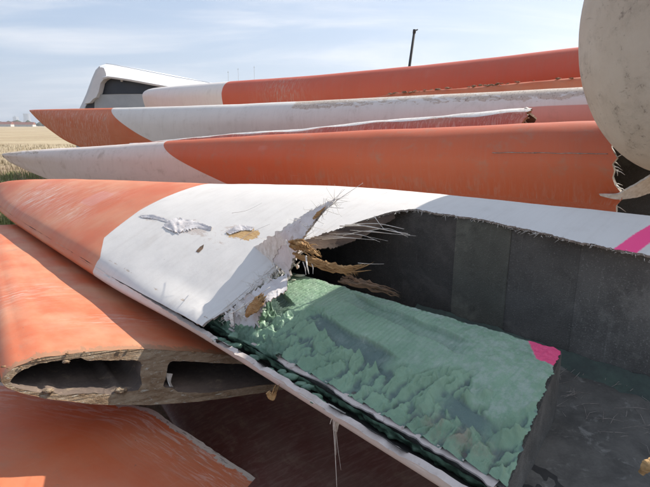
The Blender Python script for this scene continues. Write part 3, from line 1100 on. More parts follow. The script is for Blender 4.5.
def splinter(pts, wds, mat, name='splinter', th=.012, seed=1):
    """flat jagged wooden splinter along pts"""
    pts = [np.asarray(p, float) for p in pts]
    k = np.linspace(0, 1, len(pts))
    fp = [pchip(k, np.array(pts)[:, i]) for i in range(3)]
    fw = pchip(k, wds)
    V = []
    n = 36
    for i in range(n):
        s = i / (n - 1)
        p = np.array([float(q(s)) for q in fp]); q2 = np.array([float(q(min(1, s + .02))) for q in fp]); q1 = np.array([float(q(max(0, s - .02))) for q in fp])
        d = q2 - q1; d /= np.linalg.norm(d)
        up = np.cross(np.cross(d, [0.25, -.55, .8]), d); up /= np.linalg.norm(up)
        sd = np.cross(d, up)
        wd = max(.001, float(fw(s)))
        for j in range(14):
            a = 2 * math.pi * j / 14
            rg = 1 + .55 * nz(s * 3 + seed * 3, j * 1.7) + .25 * nz(s * 16, j * 2.2 + seed)
            V.append(p + sd * wd * math.cos(a) * rg + up * min(th, wd * .7) * math.sin(a) * rg
                     + d * .05 * nz(j * 1.37, seed * 2.1) * (s > .9))
    Fc = grid_faces(n, 14, True)
    Fc.append(tuple(range(14))[::-1]); Fc.append(tuple((n - 1) * 14 + k_ for k_ in range(14)))
    return mesh(name, V, Fc, mat, rA, sharp=40)


YS = 1.98


def sheaf(pts, spread, count, mat, seed, r0=.006):
    """one splintered stick: a bundle of thin slivers of unequal length grown together"""
    rr = random.Random(seed)
    pts = [np.asarray(p, float) for p in pts]
    k = np.linspace(0, 1, len(pts))
    fp = [pchip(k, np.array(pts)[:, i]) for i in range(3)]
    paths = []
    for c in range(count):
        s0, s1 = rr.uniform(0, .25), rr.uniform(.55, 1.0)
        off = np.array([rr.gauss(0, spread * .5), rr.gauss(0, spread * .6), rr.gauss(0, spread)])
        fan = np.array([rr.gauss(0, spread * .4), rr.gauss(0, spread * .4), rr.gauss(0, spread * .9)])
        P, rad = [], []
        w_ = r0 * rr.uniform(.5, 1.6)
        for i in range(12):
            t = i / 11
            u = s0 + (s1 - s0) * t
            P.append(np.array([float(q(u)) for q in fp]) + off * (1 - .35 * t) + fan * t * t + np.array([0, 0, .004 * rr.gauss(0, 1)]))
            rad.append(w_ * (.55 + .45 * math.sin(math.pi * min(1, t + .25))) * (1 - t ** 3 * .93))
        paths.append((P, rad))
    v, f = tube_mesh(paths, 5)
    return tag(mesh('splinter', v, f, mat, rA, sharp=35), kind='stuff')


sheaf([aty(288, 243, YS), aty(300, 245, YS), aty(312, 251, YS - .01), aty(322, 257, YS)], .017, 22, M['wood'], 1, .007)
sheaf([aty(293, 254, YS), aty(315, 262, YS - .02), aty(340, 269, YS - .05), aty(358, 268, YS - .07), aty(375, 262, YS - .08)], .007, 22, M['wood'], 2, .006)
sheaf([aty(325, 264, YS - .03), aty(345, 271, YS - .05), aty(360, 277, YS - .06)], .008, 12, M['wood'], 3, .005)
v, f = ribbon([aty(303, 241, 2.12), aty(330, 232, 2.14), aty(360, 223, 2.15), aty(394, 213, 2.2)], [aty(306, 250, 2.06), aty(332, 248, 2.08), aty(362, 237, 2.12), aty(395, 218, 2.2)], 70, .22, 30)
o = mesh('inner_skin', v, f, [M['lam_brown']] * 3, rA)
solidify(o, .005, 0)
sheaf([aty(338, 278, YS - .05), aty(365, 284, YS - .08), aty(388, 290, YS - .1), aty(407, 299, YS - .12)], .009, 22, M['wood_dark'], 5, .005)
# tatters of skin left hanging along the fracture
for k, (p_, q_, w_) in enumerate((((272, 262), (276, 282), 7), ((283, 258), (288, 280), 5), (((262, 281)), (270, 300), 8), ((248, 296), (257, 318), 7), ((236, 306), (243, 326), 8), ((255, 288), (247, 309), 5), ((228, 313), (232, 327), 5))):
    a0, a1 = bare(p_[0], p_[1]), bare(p_[0] + w_, p_[1] - w_ * .8)
    e0, e1 = aty(q_[0], q_[1], a0[1] - .06), aty(q_[0] + w_ * .5, q_[1] - w_ * .3, a1[1] - .08)
    v, f = ribbon([a0, (a0 + e0) / 2 + np.array([0, -.01, .015]), e0], [a1, (a1 + e1) / 2 + np.array([0, -.01, .02]), e1], 30, .35, 40 + k)
    o = mesh('torn_strip', v, f, [M['flap'], M['fibre'], M['lam_edge']], rA)
    solidify(o, .004, 0)
splinter([aty(246, 316, 1.90), aty(256, 305, 1.89), aty(262, 298, 1.89)], [.010, .026, .014], M['wood'], seed=6)
splinter([aty(313, 219, 2.0), aty(318, 214, 2.0), aty(322, 210, 2.0)], [.004, .008, .003], M['wood'], seed=7)
splinter([aty(268, 392, 1.50), aty(272, 398, 1.5), aty(275, 391, 1.5)], [.008, .010, .006], M['wood'], seed=8)
splinter([aty(641, 474, 1.1), aty(648, 466, 1.1), aty(658, 456, 1.12)], [.006, .012, .010], M['wood'], seed=9)


# exposed core patches lying on the skin (ragged sheets 3 mm proud)
def patch(outline_px, mat, name, lift=.003, seed=1, th=.004, curl=0.0):
    c = np.mean(np.array(outline_px), axis=0)
    rings = [1.0, .8, .55, .3, .02]
    n = 64
    op = np.array(outline_px + [outline_px[0]], float)
    kk = np.linspace(0, 1, len(op))
    V = []
    for r_ in rings:
        for i in range(n):
            t = i / n
            x, y = np.interp(t, kk, op[:, 0]), np.interp(t, kk, op[:, 1])
            j = 1 + (.10 * nz(t * 40, seed) + .10 * nz(t * 90, seed + 4)) * (r_ == 1)
            q = c + (np.array([x, y]) - c) * r_ * j
            s, wv = skin_hit(*q)
            V.append(wpt(s, wv, zskin(s, wv) + lift + .002 * fbm(s * 30, wv * 30, seed) + curl * r_ ** 3 * max(0, nz(t * 5, seed + 2))))
    return mesh(name, V, grid_faces(len(rings), n, True), mat, rA, sharp=60)


for k, (pa, pb) in enumerate((([(163, 227), (175, 220), (192, 221), (212, 229)], [(170, 231), (180, 233), (193, 229), (211, 231)]), ([(140, 216), (156, 217), (172, 222)], [(142, 218), (157, 220), (171, 224)]),
                             ([(226, 233), (240, 227), (254, 228)], [(230, 235), (242, 231), (252, 231)]))):
    lift = np.array([0, 0, .004])
    v, f = ribbon([bare(*q) + lift + np.array([0, 0, .007 * (i % 2 == 1)]) for i, q in enumerate(pa)], [bare(*q) + lift * .6 for q in pb], 46, .30, 20 + k)
    o = mesh('peeled_skin', v, f, [M['flap'], M['fibre'], M['lam_edge']], rA)
    solidify(o, .003, 0)
patch([(196, 252), (200, 247), (204, 245), (203, 249), (199, 253)], M['wood_dark'], 'puncture', .003, 6)

# --- glass fibres
def fibre(pts, r=.0016, name='fibre'):
    pts = [np.asarray(p, float) for p in pts]
    k = np.linspace(0, 1, len(pts))
    fp = [pchip(k, np.array(pts)[:, i]) for i in range(3)]
    P = [np.array([float(q(s)) for q in fp]) for s in np.linspace(0, 1, 14)]
    v, f = tube_mesh([(P, [r * (1 - .6 * i / 13) for i in range(14)])], 5)
    return mesh(name, v, f, M['fibre'], rA)


Yf = 1.95
for k in range(9):
    x_ = 308 + 7 * k
    fibre([aty(x_, 238 - 1.3 * k + (k % 3) * 2, 2.08), aty(x_ + 26, 236 - k + (k * 7 % 5), 1.96), aty(x_ + 44 + 5 * (k % 4), 238 - k + (k * 11 % 9), 1.86)], .0009 + .0003 * (k % 3))
fibre([aty(340, 226, 2.1), aty(372, 227, Yf), aty(410, 235, 1.8)], .0028)
fibre([aty(345, 225, 2.1), aty(380, 224, Yf), aty(404, 229, 1.82)], .0022)
fibre([aty(374, 216, 2.0), aty(379, 223, Yf), aty(384, 229, 1.9)], .0016)
fibre([aty(352, 224, 2.1), aty(380, 229, Yf), aty(408, 233.5, 1.8)], .0018)
fibre([aty(300, 232, 2.05), aty(335, 202, 2.0), aty(363, 183, 1.97)], .0020)
fibre([aty(306, 224, 2.06), aty(330, 203, 2.0), aty(345, 189, 1.97)], .0014)
fibre([aty(328, 207, 2.0), aty(338, 208, 1.98), aty(344, 208, 1.97)], .0018)
fibre([aty(306, 256, 1.97), aty(307, 266, 1.93), aty(309, 274, 1.92)], .0045)
fibre([aty(303, 262, 1.97), aty(305, 268, 1.93), aty(306, 275, 1.92)], .0028)
fibre([aty(311, 262, 1.97), aty(313, 268, 1.93), aty(313, 274, 1.92)], .0022)
fibre([aty(286, 240, 1.98), aty(290, 252, 1.94), aty(292, 262, 1.93)], .0030)
fibre([aty(268, 256, 1.98), aty(274, 266, 1.94), aty(276, 276, 1.93)], .0022)
fibre([aty(232, 213, 2.6), aty(248, 210, 2.5), aty(262, 203, 2.5)], .0012)
fibre([aty(240, 240, 2.35), aty(252, 232, 2.25), aty(270, 224, 2.2)], .0014)
fibre([aty(222, 318, 1.99), aty(244, 306, 1.9), aty(270, 287, 1.92)], .0035)
fibre([aty(358, 263, 1.9), aty(372, 264, 1.86), aty(384, 264, 1.84)], .0012)
# hanging tuft under the lip
ht = aty(335, 409, 1.42)
for k, (x1, y1, r_) in enumerate(((337, 490, .0022), (336, 455, .0018), (362, 432, .0016), (341, 470, .0012), (330, 424, .0030), (334, 428, .0035))):
    fibre([ht + np.array([.003 * k - .008, 0, 0]), aty((335 + x1) / 2 + (k % 3) - 1, (409 + y1) / 2, 1.41), aty(x1, y1, 1.40)], r_)
v, f = ribbon([aty(328, 403, 1.43), aty(332, 409, 1.42), aty(333, 430, 1.42)], [aty(346, 413, 1.42), aty(342, 415, 1.42), aty(337, 432, 1.42)], 30, .12, 2)
o = mesh('fibre_tuft', v, f, [M['fibre']] * 3, rA)
solidify(o, .002, 0)
# fine fray along every torn edge
fr = []
for i in range(260):
    s = random.uniform(S_END, 1.13)
    wv = float(fedge(s)) + random.uniform(-.006, .012)
    p = wpt(s, wv, zskin(s, wv) - random.uniform(.0, .014))
    ln = random.uniform(.005, .018) * (2.2 if random.random() < .12 else 1)
    d2 = -NX * random.uniform(.2, 1) + TX * random.uniform(-.9, .9)
    e = p + np.array([d2[0], d2[1], random.uniform(-.7, .15)]) * ln
    fr.append(([p, (p + e) / 2 + np.array([0, 0, .002]), e], [.0011, .0008, .0003]))
for i in range(120):
    t = random.random()
    q = bare(222 + (300 - 222) * t, 319 - (319 - 246) * t)
    d = np.array([random.uniform(-.2, 1), random.uniform(-.8, -.1), random.uniform(-.8, .4)]) * random.uniform(.01, .04)
    fr.append(([q, q + d * .5 + np.array([0, 0, .003]), q + d], [.0013, .0009, .0004]))
v, f = tube_mesh(fr, 4)
tag(mesh('frayed_edge', v, f, M['fibre'], rA), kind='stuff')

# hair-fine strands and snapped shards bristling from the fracture
fr = []
for i in range(260):
    t = random.random()
    if i < 150:
        q = bare(226 + (298 - 226) * t, 317 - (317 - 246) * t) + np.array([random.gauss(0, .012), random.gauss(0, .012), random.uniform(-.03, .02)])
    else:
        ea_, eb_ = (edge_a, edge_b)
        k_ = random.choice((0, 1))
        pl_ = np.array(ea_ if k_ else eb_)
        q = np.array([np.interp(t, np.linspace(0, 1, 5), pl_[:, j]) for j in range(3)])
    d = np.array([random.gauss(.25, .8), random.gauss(-.2, .5), random.gauss(.15, .6)])
    d *= random.uniform(.02, .075) / np.linalg.norm(d)
    bend = np.array([random.gauss(0, .008), random.gauss(0, .008), random.gauss(-.004, .008)])
    fr.append(([q, q + d * .4 + bend * .6, q + d * .75 + bend, q + d], [.0009, .0008, .0006, .0003]))
v, f = tube_mesh(fr, 4)
tag(mesh('fracture_strands', v, f, M['fibre'], rA), kind='stuff')
sh = []
for i in range(70):
    t = random.random()
    q = bare(228 + (300 - 228) * t, 318 - (318 - 248) * t) + np.array([random.gauss(.01, .02), random.gauss(-.03, .02), random.uniform(-.05, .005)])
    a_ = np.array([random.gauss(0, 1) for _ in range(3)]); a_ /= np.linalg.norm(a_)
    b_ = np.cross(a_, [random.gauss(0, 1) for _ in range(3)]); b_ /= np.linalg.norm(b_)
    n_ = np.cross(a_, b_) * .0012
    L_, W_ = random.uniform(.012, .045), random.uniform(.003, .009)
    P_ = [q - b_ * W_, q + a_ * L_ * .6 - b_ * W_ * .7, q + a_ * L_, q + a_ * L_ * .5 + b_ * W_, q + b_ * W_ * .8]
    vv = [p + n_ for p in P_] + [p - n_ for p in P_]
    sh.append((vv, [(0, 1, 2, 3, 4), (9, 8, 7, 6, 5)] + [(k2, 5 + k2, 5 + (k2 + 1) % 5, (k2 + 1) % 5) for k2 in range(5)]))
v, f = join(sh)
tag(mesh('snapped_shards', v, f, M['flap'], rA, smooth=False), kind='stuff')

# pale curls of broken resin where the glue bed meets the fracture
lp = []
for i in range(34):
    a, b = random.uniform(.68, .80), random.uniform(.25, 1.0)
    s, wv, z = spar_pt(a, b)
    lp.append(lump(wpt(s, wv, z + .006), random.uniform(.005, .014), i + 500, (2.0, 1, .45), 2))
v, f = join(lp)
resin = rough_mat('pale_resin', (0.62, 0.64, 0.50), (0.44, 0.50, 0.42), 25, 0.6)
tag(mesh('resin_crumbs', v, f, resin, rA), kind='stuff')

# ------------------------------------------------------------------ blade lower left, sawn across, hollow section facing us
rG = empty('turbine_blade', (-1.5, 3.2, 0), 'orange blade at lower left, sawn end showing two hollow chambers and brown rim', 'turbine blade', GROUP)
pl, pr = atz(2, 383, .715), atz(300, 380, .45)
eu = pr - pl; eu /= np.linalg.norm(eu)
nG = np.cross(eu, [0, 0, 1.0]); nG /= np.linalg.norm(nG)      # faces the camera
if nG[1] > 0: nG = -nG
nG = nG + np.array([0, 0, .85]); nG /= np.linalg.norm(nG)


def on_cut(px, py, back=0.0):
    d = ray(px, py)
    o = np.array([0, 0, CAM_Z])
    return o + d * (((pl - o) @ nG) / (d @ nG)) - nG * back


def loop(pts, n, rag=0.0, seed=0):
    p = np.array(pts + [pts[0]], float)
    seg = np.linalg.norm(np.diff(p, axis=0), axis=1)
    k = np.concatenate([[0], np.cumsum(seg)]) / seg.sum()
    out = []
    for i in range(n):
        t = i / n
        e = rag * np.array([nz(t * 60, seed), nz(t * 60, seed + 5) + .8 * fbm(t * 22, seed)])
        out.append(np.array([np.interp(t, k, p[:, 0]), np.interp(t, k, p[:, 1])]) + e)
    return out


outer = [(1, 381), (6, 374), (15, 367), (40, 358.5), (80, 352.5), (120, 350), (150, 349), (200, 352), (250, 358), (290, 367), (325, 378), (345, 385), (325, 387),
         (290, 388.5), (250, 394.5), (200, 401.5), (150, 405), (115, 405), (90, 404), (50, 399.5), (20, 393), (5, 387)]
hole1 = [(10, 382), (14, 376), (24, 369), (40, 363.5), (62, 360), (72, 359), (80, 358), (88, 360.5), (100, 360), (118, 360.5), (136, 360), (142, 363), (140, 374), (142, 385),
         (138, 390), (126, 391.5), (121, 389), (112, 394.5), (96, 393), (80, 393.5), (62, 395), (54, 393), (49, 390.5), (44, 393), (26, 390.5), (12, 386)]
hole2 = [(168, 365), (171, 361), (190, 361.5), (215, 363), (240, 364), (262, 367), (290, 373), (310, 379), (295, 383), (262, 385), (235, 389), (205, 393), (178, 392), (172, 388), (163, 387), (166, 377)]
lo_, l1, l2 = loop(outer, 150, .5, 1), loop(hole1, 90, .8, 2), loop(hole2, 90, .5, 3)
dG = np.array([-.60, .80, .0]); dG /= np.linalg.norm(dG)
P0 = [on_cut(*q) for q in lo_]
tri = geometry.tessellate_polygon([[Vector(on_cut(*q)) for q in L_] for L_ in (lo_, l1, l2)])
allp = [on_cut(*q) for L_ in (lo_, l1, l2) for q in L_]
cutV = [p + nG * .003 * fbm(p[0] * 40, p[2] * 40) for p in allp]
cutF = []
for t_ in tri:
    a_, b_, c_ = (allp[i] for i in t_)
    cutF.append(t_ if np.cross(b_ - a_, c_ - a_) @ nG > 0 else t_[::-1])
mesh('sawn_face', cutV, cutF, M['cut'], rG, smooth=False)
# skin
nst = 60
cen = np.mean(P0, axis=0)
V, U = [], []
for i in range(nst):
    t = 3.6 * (i / (nst - 1)) ** 1.3
    sc_ = 1 - .05 * t
    for j, p in enumerate(P0):
        q = cen + (p - cen) * np.array([sc_, sc_, sc_]) + dG * t
        q = q + np.array([0, 0, .004 * fbm(q[0] * 2, q[1] * 2, 3)])
        V.append(q); U.append((t, j * .02))
V = np.array(V); U = np.array(U)
at = {k: np.zeros(len(V)) for k in ('pink', 'chip', 'scrape', 'patch')}
at['band'] = np.full(len(V), -1.0)
at['scrape'] = np.clip(.75 * np.exp(-((U[:, 0] - 1.0) / .22) ** 2 - ((V[:, 0] + 2.0) / .45) ** 2) + .6 * np.exp(-((U[:, 0] - .45) / .10) ** 2 - ((V[:, 0] + 1.05) / .2) ** 2), 0, 1)
at['chip'] = .15 * np.exp(-(U[:, 0] / .03) ** 2)
mG = paint('gel_coat_lower', dirt=0.55, scratch=0.22, chalk=1.0, scuff=(0.30, 0.17, 0.09))
Fc = grid_faces(nst, len(P0), True, flip=True)
Fc.append(tuple((nst - 1) * len(P0) + k for k in range(len(P0)))[::-1])
o = mesh('shell', V, Fc, mG, rG, uv=U, attrs={**at, 'scuff': .62 * np.exp(-(U[:, 0] / .06) ** 2) + .36 * np.exp(-(U[:, 0] / .4) ** 2)})
# chambers
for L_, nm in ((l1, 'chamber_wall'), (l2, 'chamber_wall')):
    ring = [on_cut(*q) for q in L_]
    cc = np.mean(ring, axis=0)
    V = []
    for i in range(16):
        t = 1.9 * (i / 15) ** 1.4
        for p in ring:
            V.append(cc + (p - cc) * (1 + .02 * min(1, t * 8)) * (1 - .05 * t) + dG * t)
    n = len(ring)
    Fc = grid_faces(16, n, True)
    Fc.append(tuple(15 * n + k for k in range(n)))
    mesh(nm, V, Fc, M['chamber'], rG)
# clay crumbs on the rim and on top
lp = []
for i in range(22):
    q = random.choice(outer[2:9]) if i < 22 else (random.uniform(20, 190), random.uniform(349, 352))
    p = on_cut(q[0] + random.uniform(-14, 14), q[1] + random.uniform(-.5, 2.5))
    lp.append(lump(p + nG * .006, random.uniform(.002, .007), i, (1.9, 1, .6), 1))
v, f = join(lp)
tag(mesh('clay_crumbs', v, f, M['soil'], rG), kind='stuff')
for q_ in ((49, 391, .014, 3), (121, 390.5, .016, 5), (66, 362, .010, 8)):
    v, f = lump(on_cut(q_[0], q_[1]) + nG * .004, q_[2], q_[3], (1.5, 1, .6), 3)
    mesh('glue_lump', v, f, M['cut'], rG)
v, f = ribbon([on_cut(166, 372, .02), on_cut(168, 380, .02), on_cut(170, 386, .01)], [on_cut(173, 371, .05), on_cut(171, 379, .04), on_cut(174, 386, .04)], 20, .1, 4)
o = mesh('torn_fabric', v, f, [M['fibre']] * 3, rG)
solidify(o, .003, 0)

# ------------------------------------------------------------------ lowest orange pieces
def slab_blade(root, edge, dirv, length, mat, seed, wall=.02, tail=None, attrs=None):
    """curved skin piece: a sawn edge polyline swept along dirv, closed underneath"""
    e = np.array(edge)
    k = np.concatenate([[0], np.cumsum(np.linalg.norm(np.diff(e, axis=0), axis=1))])
    fe = [pchip(k, e[:, i]) for i in range(3)]
    na, nb = 90, 50
    V, U = [], []
    ks = np.linspace(0, k[-1], na)
    for ib in range(nb):
        b = length * (ib / (nb - 1)) ** 1.5
        for a in ks:
            p = np.array([float(q(a)) for q in fe]) + np.array(dirv) * b
            if ib == 0:
                j = .006 * fbm(a * 12, seed) + .004 * nz(a * 55, seed)
                p = p - np.array(dirv) * j
            p[2] += .004 * fbm(a * 3, b * 3, seed)
            V.append(p); U.append((b, a))
        for a in ks[::-1]:
            p = np.array([float(q(a)) for q in fe]) + np.array(dirv) * b
            p[2] = max(.0, min(p[2] * .12, p[2] - .03))
            V.append(p); U.append((b, a + 3))
    m = 2 * na
    V, U = np.array(V), np.array(U)
    at = {k_: np.zeros(len(V)) for k_ in ('pink', 'chip', 'scrape', 'patch')}
    at['band'] = np.full(len(V), -1.0)
    if attrs: at.update(attrs(U))
    o = mesh('shell', V, grid_faces(nb, m, True, flip=True), [mat, M['lam_in'], M['cut_grey']], root, uv=U, attrs=at)
    solidify(o, wall)
    return o


rH = empty('turbine_blade', (-1.3, 1.8, 0), 'orange blade piece lowest at the left with grey scuffed sawn edge', 'turbine blade', GROUP)
edge_H = [atz(60, 392, .42), atz(100, 399, .42), atz(130, 405, .41), atz(150, 409, .40), atz(175, 425, .36), atz(205, 444, .30), atz(232, 462, .24), atz(258, 480, .165), atz(290, 503, .07)]
edge_H = [edge_H[0] + (edge_H[0] - edge_H[2]) * 1.6 * np.array([1, 1, 0])] + edge_H
o = slab_blade(rH, edge_H, np.array([-.72, -.69, 0]), 2.0, M['paint_orange'], 3,
               attrs=lambda U: {'chip': .62 * np.exp(-(U[:, 0] / .03) ** 2) + .22 * np.exp(-(U[:, 0] / .12) ** 2), 'scrape': np.exp(-(U[:, 0] / .16) ** 2) * .9})
rJ = empty('turbine_blade', (.2, 2.4, 0), 'orange blade coloured dark for shade, lying flat on soil under the torn-open blade', 'turbine blade', GROUP)
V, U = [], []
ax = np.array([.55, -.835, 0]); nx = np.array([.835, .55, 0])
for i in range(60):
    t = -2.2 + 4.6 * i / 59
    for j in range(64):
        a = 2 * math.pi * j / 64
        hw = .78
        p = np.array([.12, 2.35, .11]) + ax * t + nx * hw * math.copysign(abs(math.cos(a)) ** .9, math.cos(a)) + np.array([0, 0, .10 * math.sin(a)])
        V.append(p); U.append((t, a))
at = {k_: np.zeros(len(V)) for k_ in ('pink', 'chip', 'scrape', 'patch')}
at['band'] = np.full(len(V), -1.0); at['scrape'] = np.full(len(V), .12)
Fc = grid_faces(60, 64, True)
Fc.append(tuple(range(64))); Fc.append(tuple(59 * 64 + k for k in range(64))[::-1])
mesh('shell', V, Fc, paint('gel_coat_shaded_orange', ca=(0.13, 0.045, 0.035), dirt=.8, scratch=.22), rJ, uv=U, attrs=at)  # orange coat with the shade under the torn blade put into its colour

# ------------------------------------------------------------------ cream spinner dome at the right
rI = empty('rotor_spinner', (2.2, 2.7, 1.3), 'large rounded cream shell speckled with grime, looming at the top right on the blades', 'spinner cap')
YI = 2.72
cI = aty(716, 14, YI)
RI = .635 * (np.linalg.norm(cI - np.array([0, 0, CAM_Z])) / np.linalg.norm(ray(709, 51))) / 2.75
axI = np.array([-.93, -.30, .05]); axI /= np.linalg.norm(axI)
e1 = np.cross(axI, [0, 0, 1]); e1 /= np.linalg.norm(e1); e2 = np.cross(e1, axI)
V, U = [], []
prof = [(math.sin(t) ** (2 / 2.3), max(0, math.cos(t)) ** (2 / 2.3)) for t in np.linspace(0.004, math.pi / 2, 56)] + [(1.0 + .0 * k, -k) for k in np.linspace(.06, 1.5, 24)]
for r_, x in prof:
    for j in range(96):
        a = 2 * math.pi * j / 96
        p = cI + RI * (axI * x + (e1 * math.cos(a) + e2 * math.sin(a)) * r_)
        p[2] = cI[2] + (p[2] - cI[2]) * 1.40
        p = p + (p - cI) * .006 * fbm(p[0] * 2.5, p[1] * 2.5, p[2] * 2.5)
        V.append(p); U.append((x, a))
m, t, b = new_mat('weathered_cream_shell')
tc = t.n('ShaderNodeTexCoord').outputs['Object']
n1 = t.noise(tc, 2.4, 6, .6); n2 = t.noise(tc, 32, 8, .8, .3); n3 = t.noise(tc, 7, 7, .7, .3)
col = t.mix(t.step(n1, .35, .7), (.54, .485, .395), (.46, .40, .315))
col = t.mix(t.math('MULTIPLY', t.step(n3, .48, .68), .45), col, (.33, .285, .225))
sp = t.math('MULTIPLY', t.step(t.math('ADD', n2, t.math('MULTIPLY', n3, .55)), .865, .95), .55)
col = t.mix(sp, col, (.12, .10, .08))
n4 = t.noise(tc, 5, 6, .7, .6, (1, 1, 4))
col = t.mix(t.math('MULTIPLY', t.step(n4, .62, .68), .5), col, (.20, .17, .13))
t.l(col, b.inputs['Base Color'])
b.inputs['Roughness'].default_value = .75
bump(t, b, t.math('ADD', n2, n1), .35, .012)
o = mesh('spinner_shell', V, grid_faces(len(prof), 96, True), [m, M['lam_in'], M['lam_edge']], rI)
solidify(o, .02)

# ------------------------------------------------------------------ pale nacelle cover behind the pile
rN = empty('nacelle_cover', (-7.0, 17, 0), 'pale white nacelle housing with sloping roof and dark opening, behind the blades', 'nacelle')
YN = 16.0
m_white = rough_mat('nacelle_white', (.74, .74, .74), (.66, .66, .67), 1.2, .5, bmp=.1)
m_grey = rough_mat('nacelle_panel', (.44, .46, .47), (.38, .40, .42), 1.5, .6, bmp=.1)
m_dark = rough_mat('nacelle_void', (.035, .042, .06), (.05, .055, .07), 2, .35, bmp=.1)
# housing: rounded section lofted to the right and away
sec = [(80, 112), (84, 104), (88.5, 94), (94, 79), (97.5, 71), (101, 67.5), (106, 66.2), (112, 67), (130, 70.5), (150, 74.5), (175, 79.5), (205, 84.5), (235, 92), (250, 112)]
V = []
back = np.array([.25, 1, 0]) * 3.2
YN += 1.5
for lay, (dy, dz) in enumerate(((0, 0), (.12, .0), (1, -.05), (1.05, -.4))):
    for q in sec:
        p = aty(q[0] + 1.5, q[1] + 2.2, YN)
        c_ = aty(150, 112, YN)
        k = 1.0 if lay < 3 else .94
        V.append(c_ + (p - c_) * k + back * dy)
Fc = grid_faces(4, len(sec), flip=True)
o = mesh('housing', V, Fc, [m_white] * 3, rN, sharp=50)
solidify(o, .16, -1)
bv = o.modifiers.new('bevel', 'BEVEL'); bv.width = .05; bv.segments = 3; bv.limit_method = 'ANGLE'
YN -= 1.5
V = []
for q in ((100, 82.5), (103, 78.5), (108, 77.8), (130, 81), (150, 85), (172, 90)):
    V.append(aty(q[0], q[1], YN + .25))
for q in ((172, 94), (150, 94), (120, 94), (98, 94.5)):
    V.append(aty(q[0], q[1], YN + .25))
nV = len(V)
V += [p + np.array([.1, .3, 0]) for p in V]
Fc = [tuple(range(nV))[::-1], tuple(range(nV, 2 * nV))] + [(i, (i + 1) % nV, nV + (i + 1) % nV, nV + i) for i in range(nV)]
mesh('dark_opening', V, Fc, m_dark, rN, smooth=False)


def plate(px_pts, Y, mat, name, t=.05):
    V = [aty(q[0], q[1], Y) for q in px_pts]
    n = len(V)
    V += [p + np.array([.03, t, 0]) for p in V]
    Fc = [tuple(range(n)), tuple(range(n, 2 * n))[::-1]] + [(i, n + i, n + (i + 1) % n, (i + 1) % n) for i in range(n)]
    return mesh(name, V, Fc, mat, rN, smooth=False)


# flank in front of the opening: top lip, lower panel, side wedge
plate([(84, 104), (88.5, 94), (94, 79), (97.5, 71), (101, 67.2), (104, 68), (106, 73), (106.5, 78.2), (103, 80), (100.5, 83), (98.5, 92), (96, 97.5), (93, 99), (89.5, 103)], YN - .04, m_white, 'pillar', .25)
ro = [(100, 67.6), (106, 65.9), (112, 66.7), (130, 70.2), (150, 74.2), (175, 79.2), (205, 84.2), (235, 92)]
ri = [(103.5, 79.5), (108, 78.2), (113, 78.8), (130, 81.3), (150, 85), (174, 89.4), (205, 94), (235, 99)]
V = []
for k in range(9):
    t = k / 8
    for q0, q1 in zip(ro, ri):
        a_, b_ = aty(q0[0], q0[1], YN + 1.5), aty(q1[0], q1[1], YN - .05)
        V.append(a_ + (b_ - a_) * t + np.array([0, 0, .10 * math.sin(math.pi * t)]))
o = mesh('roof_panel', V, grid_faces(9, len(ro)), [m_white] * 3, rN)
solidify(o, .06, -1)
plate([(96.5, 94.6), (150, 94), (230, 94), (230, 125), (94, 125), (94.5, 100)], YN + .12, m_grey, 'lower_panel', .1)
plate([(84, 125), (86, 106), (90, 101), (94, 99.5), (94.3, 125)], YN + .14, m_dark, 'side_opening', .1)
for q in ((121.5, 80.8),):
    c_ = aty(q[0], q[1], YN + .12)
    v, f = lump(c_, .035, 1, (1, 1, 1))
    mesh('lamp', v, f, m_white, rN)
# skids down to the soil
for x in (90, 150, 225):
    p = aty(x, 112, YN + 1.2)
    v, f = box_mesh([(p[0] - .15, p[1] - .9, -.05, p[0] + .15, p[1] + 1.6, p[2] + .0)])
    mesh('support_skid', v, f, m_grey, rN, smooth=False)

# ------------------------------------------------------------------ leaning pole
YP = 26
tp, bt = aty(414.6, 30, YP), aty(409.5, 66, YP)
dp = (bt - tp) / (bt - tp)[2] * (-1)
foot = tp + dp * (tp[2] + .3) * 1
rP = empty('pole', (foot[0], foot[1], 0), 'thin dark leaning pole rising behind the highest orange blade', 'pole')
v, f = tube_mesh([([foot, (foot + tp) / 2, tp], [.085, .075, .062])], 12)
mpole = rough_mat('dark_post', (.035, .033, .035), (.06, .055, .05), 5, .8)
mesh('shaft', v, f, mpole, rP)
v, f = tube_mesh([([tp - dp * -.16, tp + dp * -.02 * 0 + np.array([0, 0, .02])], [.075, .08]), ([tp + np.array([-.02, 0, -.05]), tp + np.array([.16, 0, .02])], [.035, .03])], 10)
mesh('pole_cap', v, f, mpole, rP)

# ------------------------------------------------------------------ grass beside and behind the pile
def grass(name, regions, count, hmin, hmax, mat):
    V, Fc = [], []
    for i in range(count):
        x0, x1, y0, y1 = random.choice(regions)
        x, y = random.uniform(x0, x1), random.uniform(y0, y1)
        if fbm(x * .7, y * .7, 3) < -.12: continue
        h = random.uniform(hmin, hmax)
        a = random.uniform(0, 6.28); w_ = random.uniform(.006, .014)
        dx, dy = math.cos(a), math.sin(a)
        ln = random.uniform(.1, .5) * h
        b0 = len(V)
        V += [(x - dy * w_, y + dx * w_, -.03), (x + dy * w_, y - dx * w_, -.03),
              (x + dx * ln * .4 + dy * w_ * .7, y + dy * ln * .4 - dx * w_ * .7, h * .6), (x + dx * ln * .4 - dy * w_ * .7, y + dy * ln * .4 + dx * w_ * .7, h * .6),
              (x + dx * ln, y + dy * ln, h)]
        Fc += [(b0, b0 + 1, b0 + 2, b0 + 3), (b0 + 3, b0 + 2, b0 + 4)]
    tag(mesh(name, V, Fc, mat), kind='stuff')


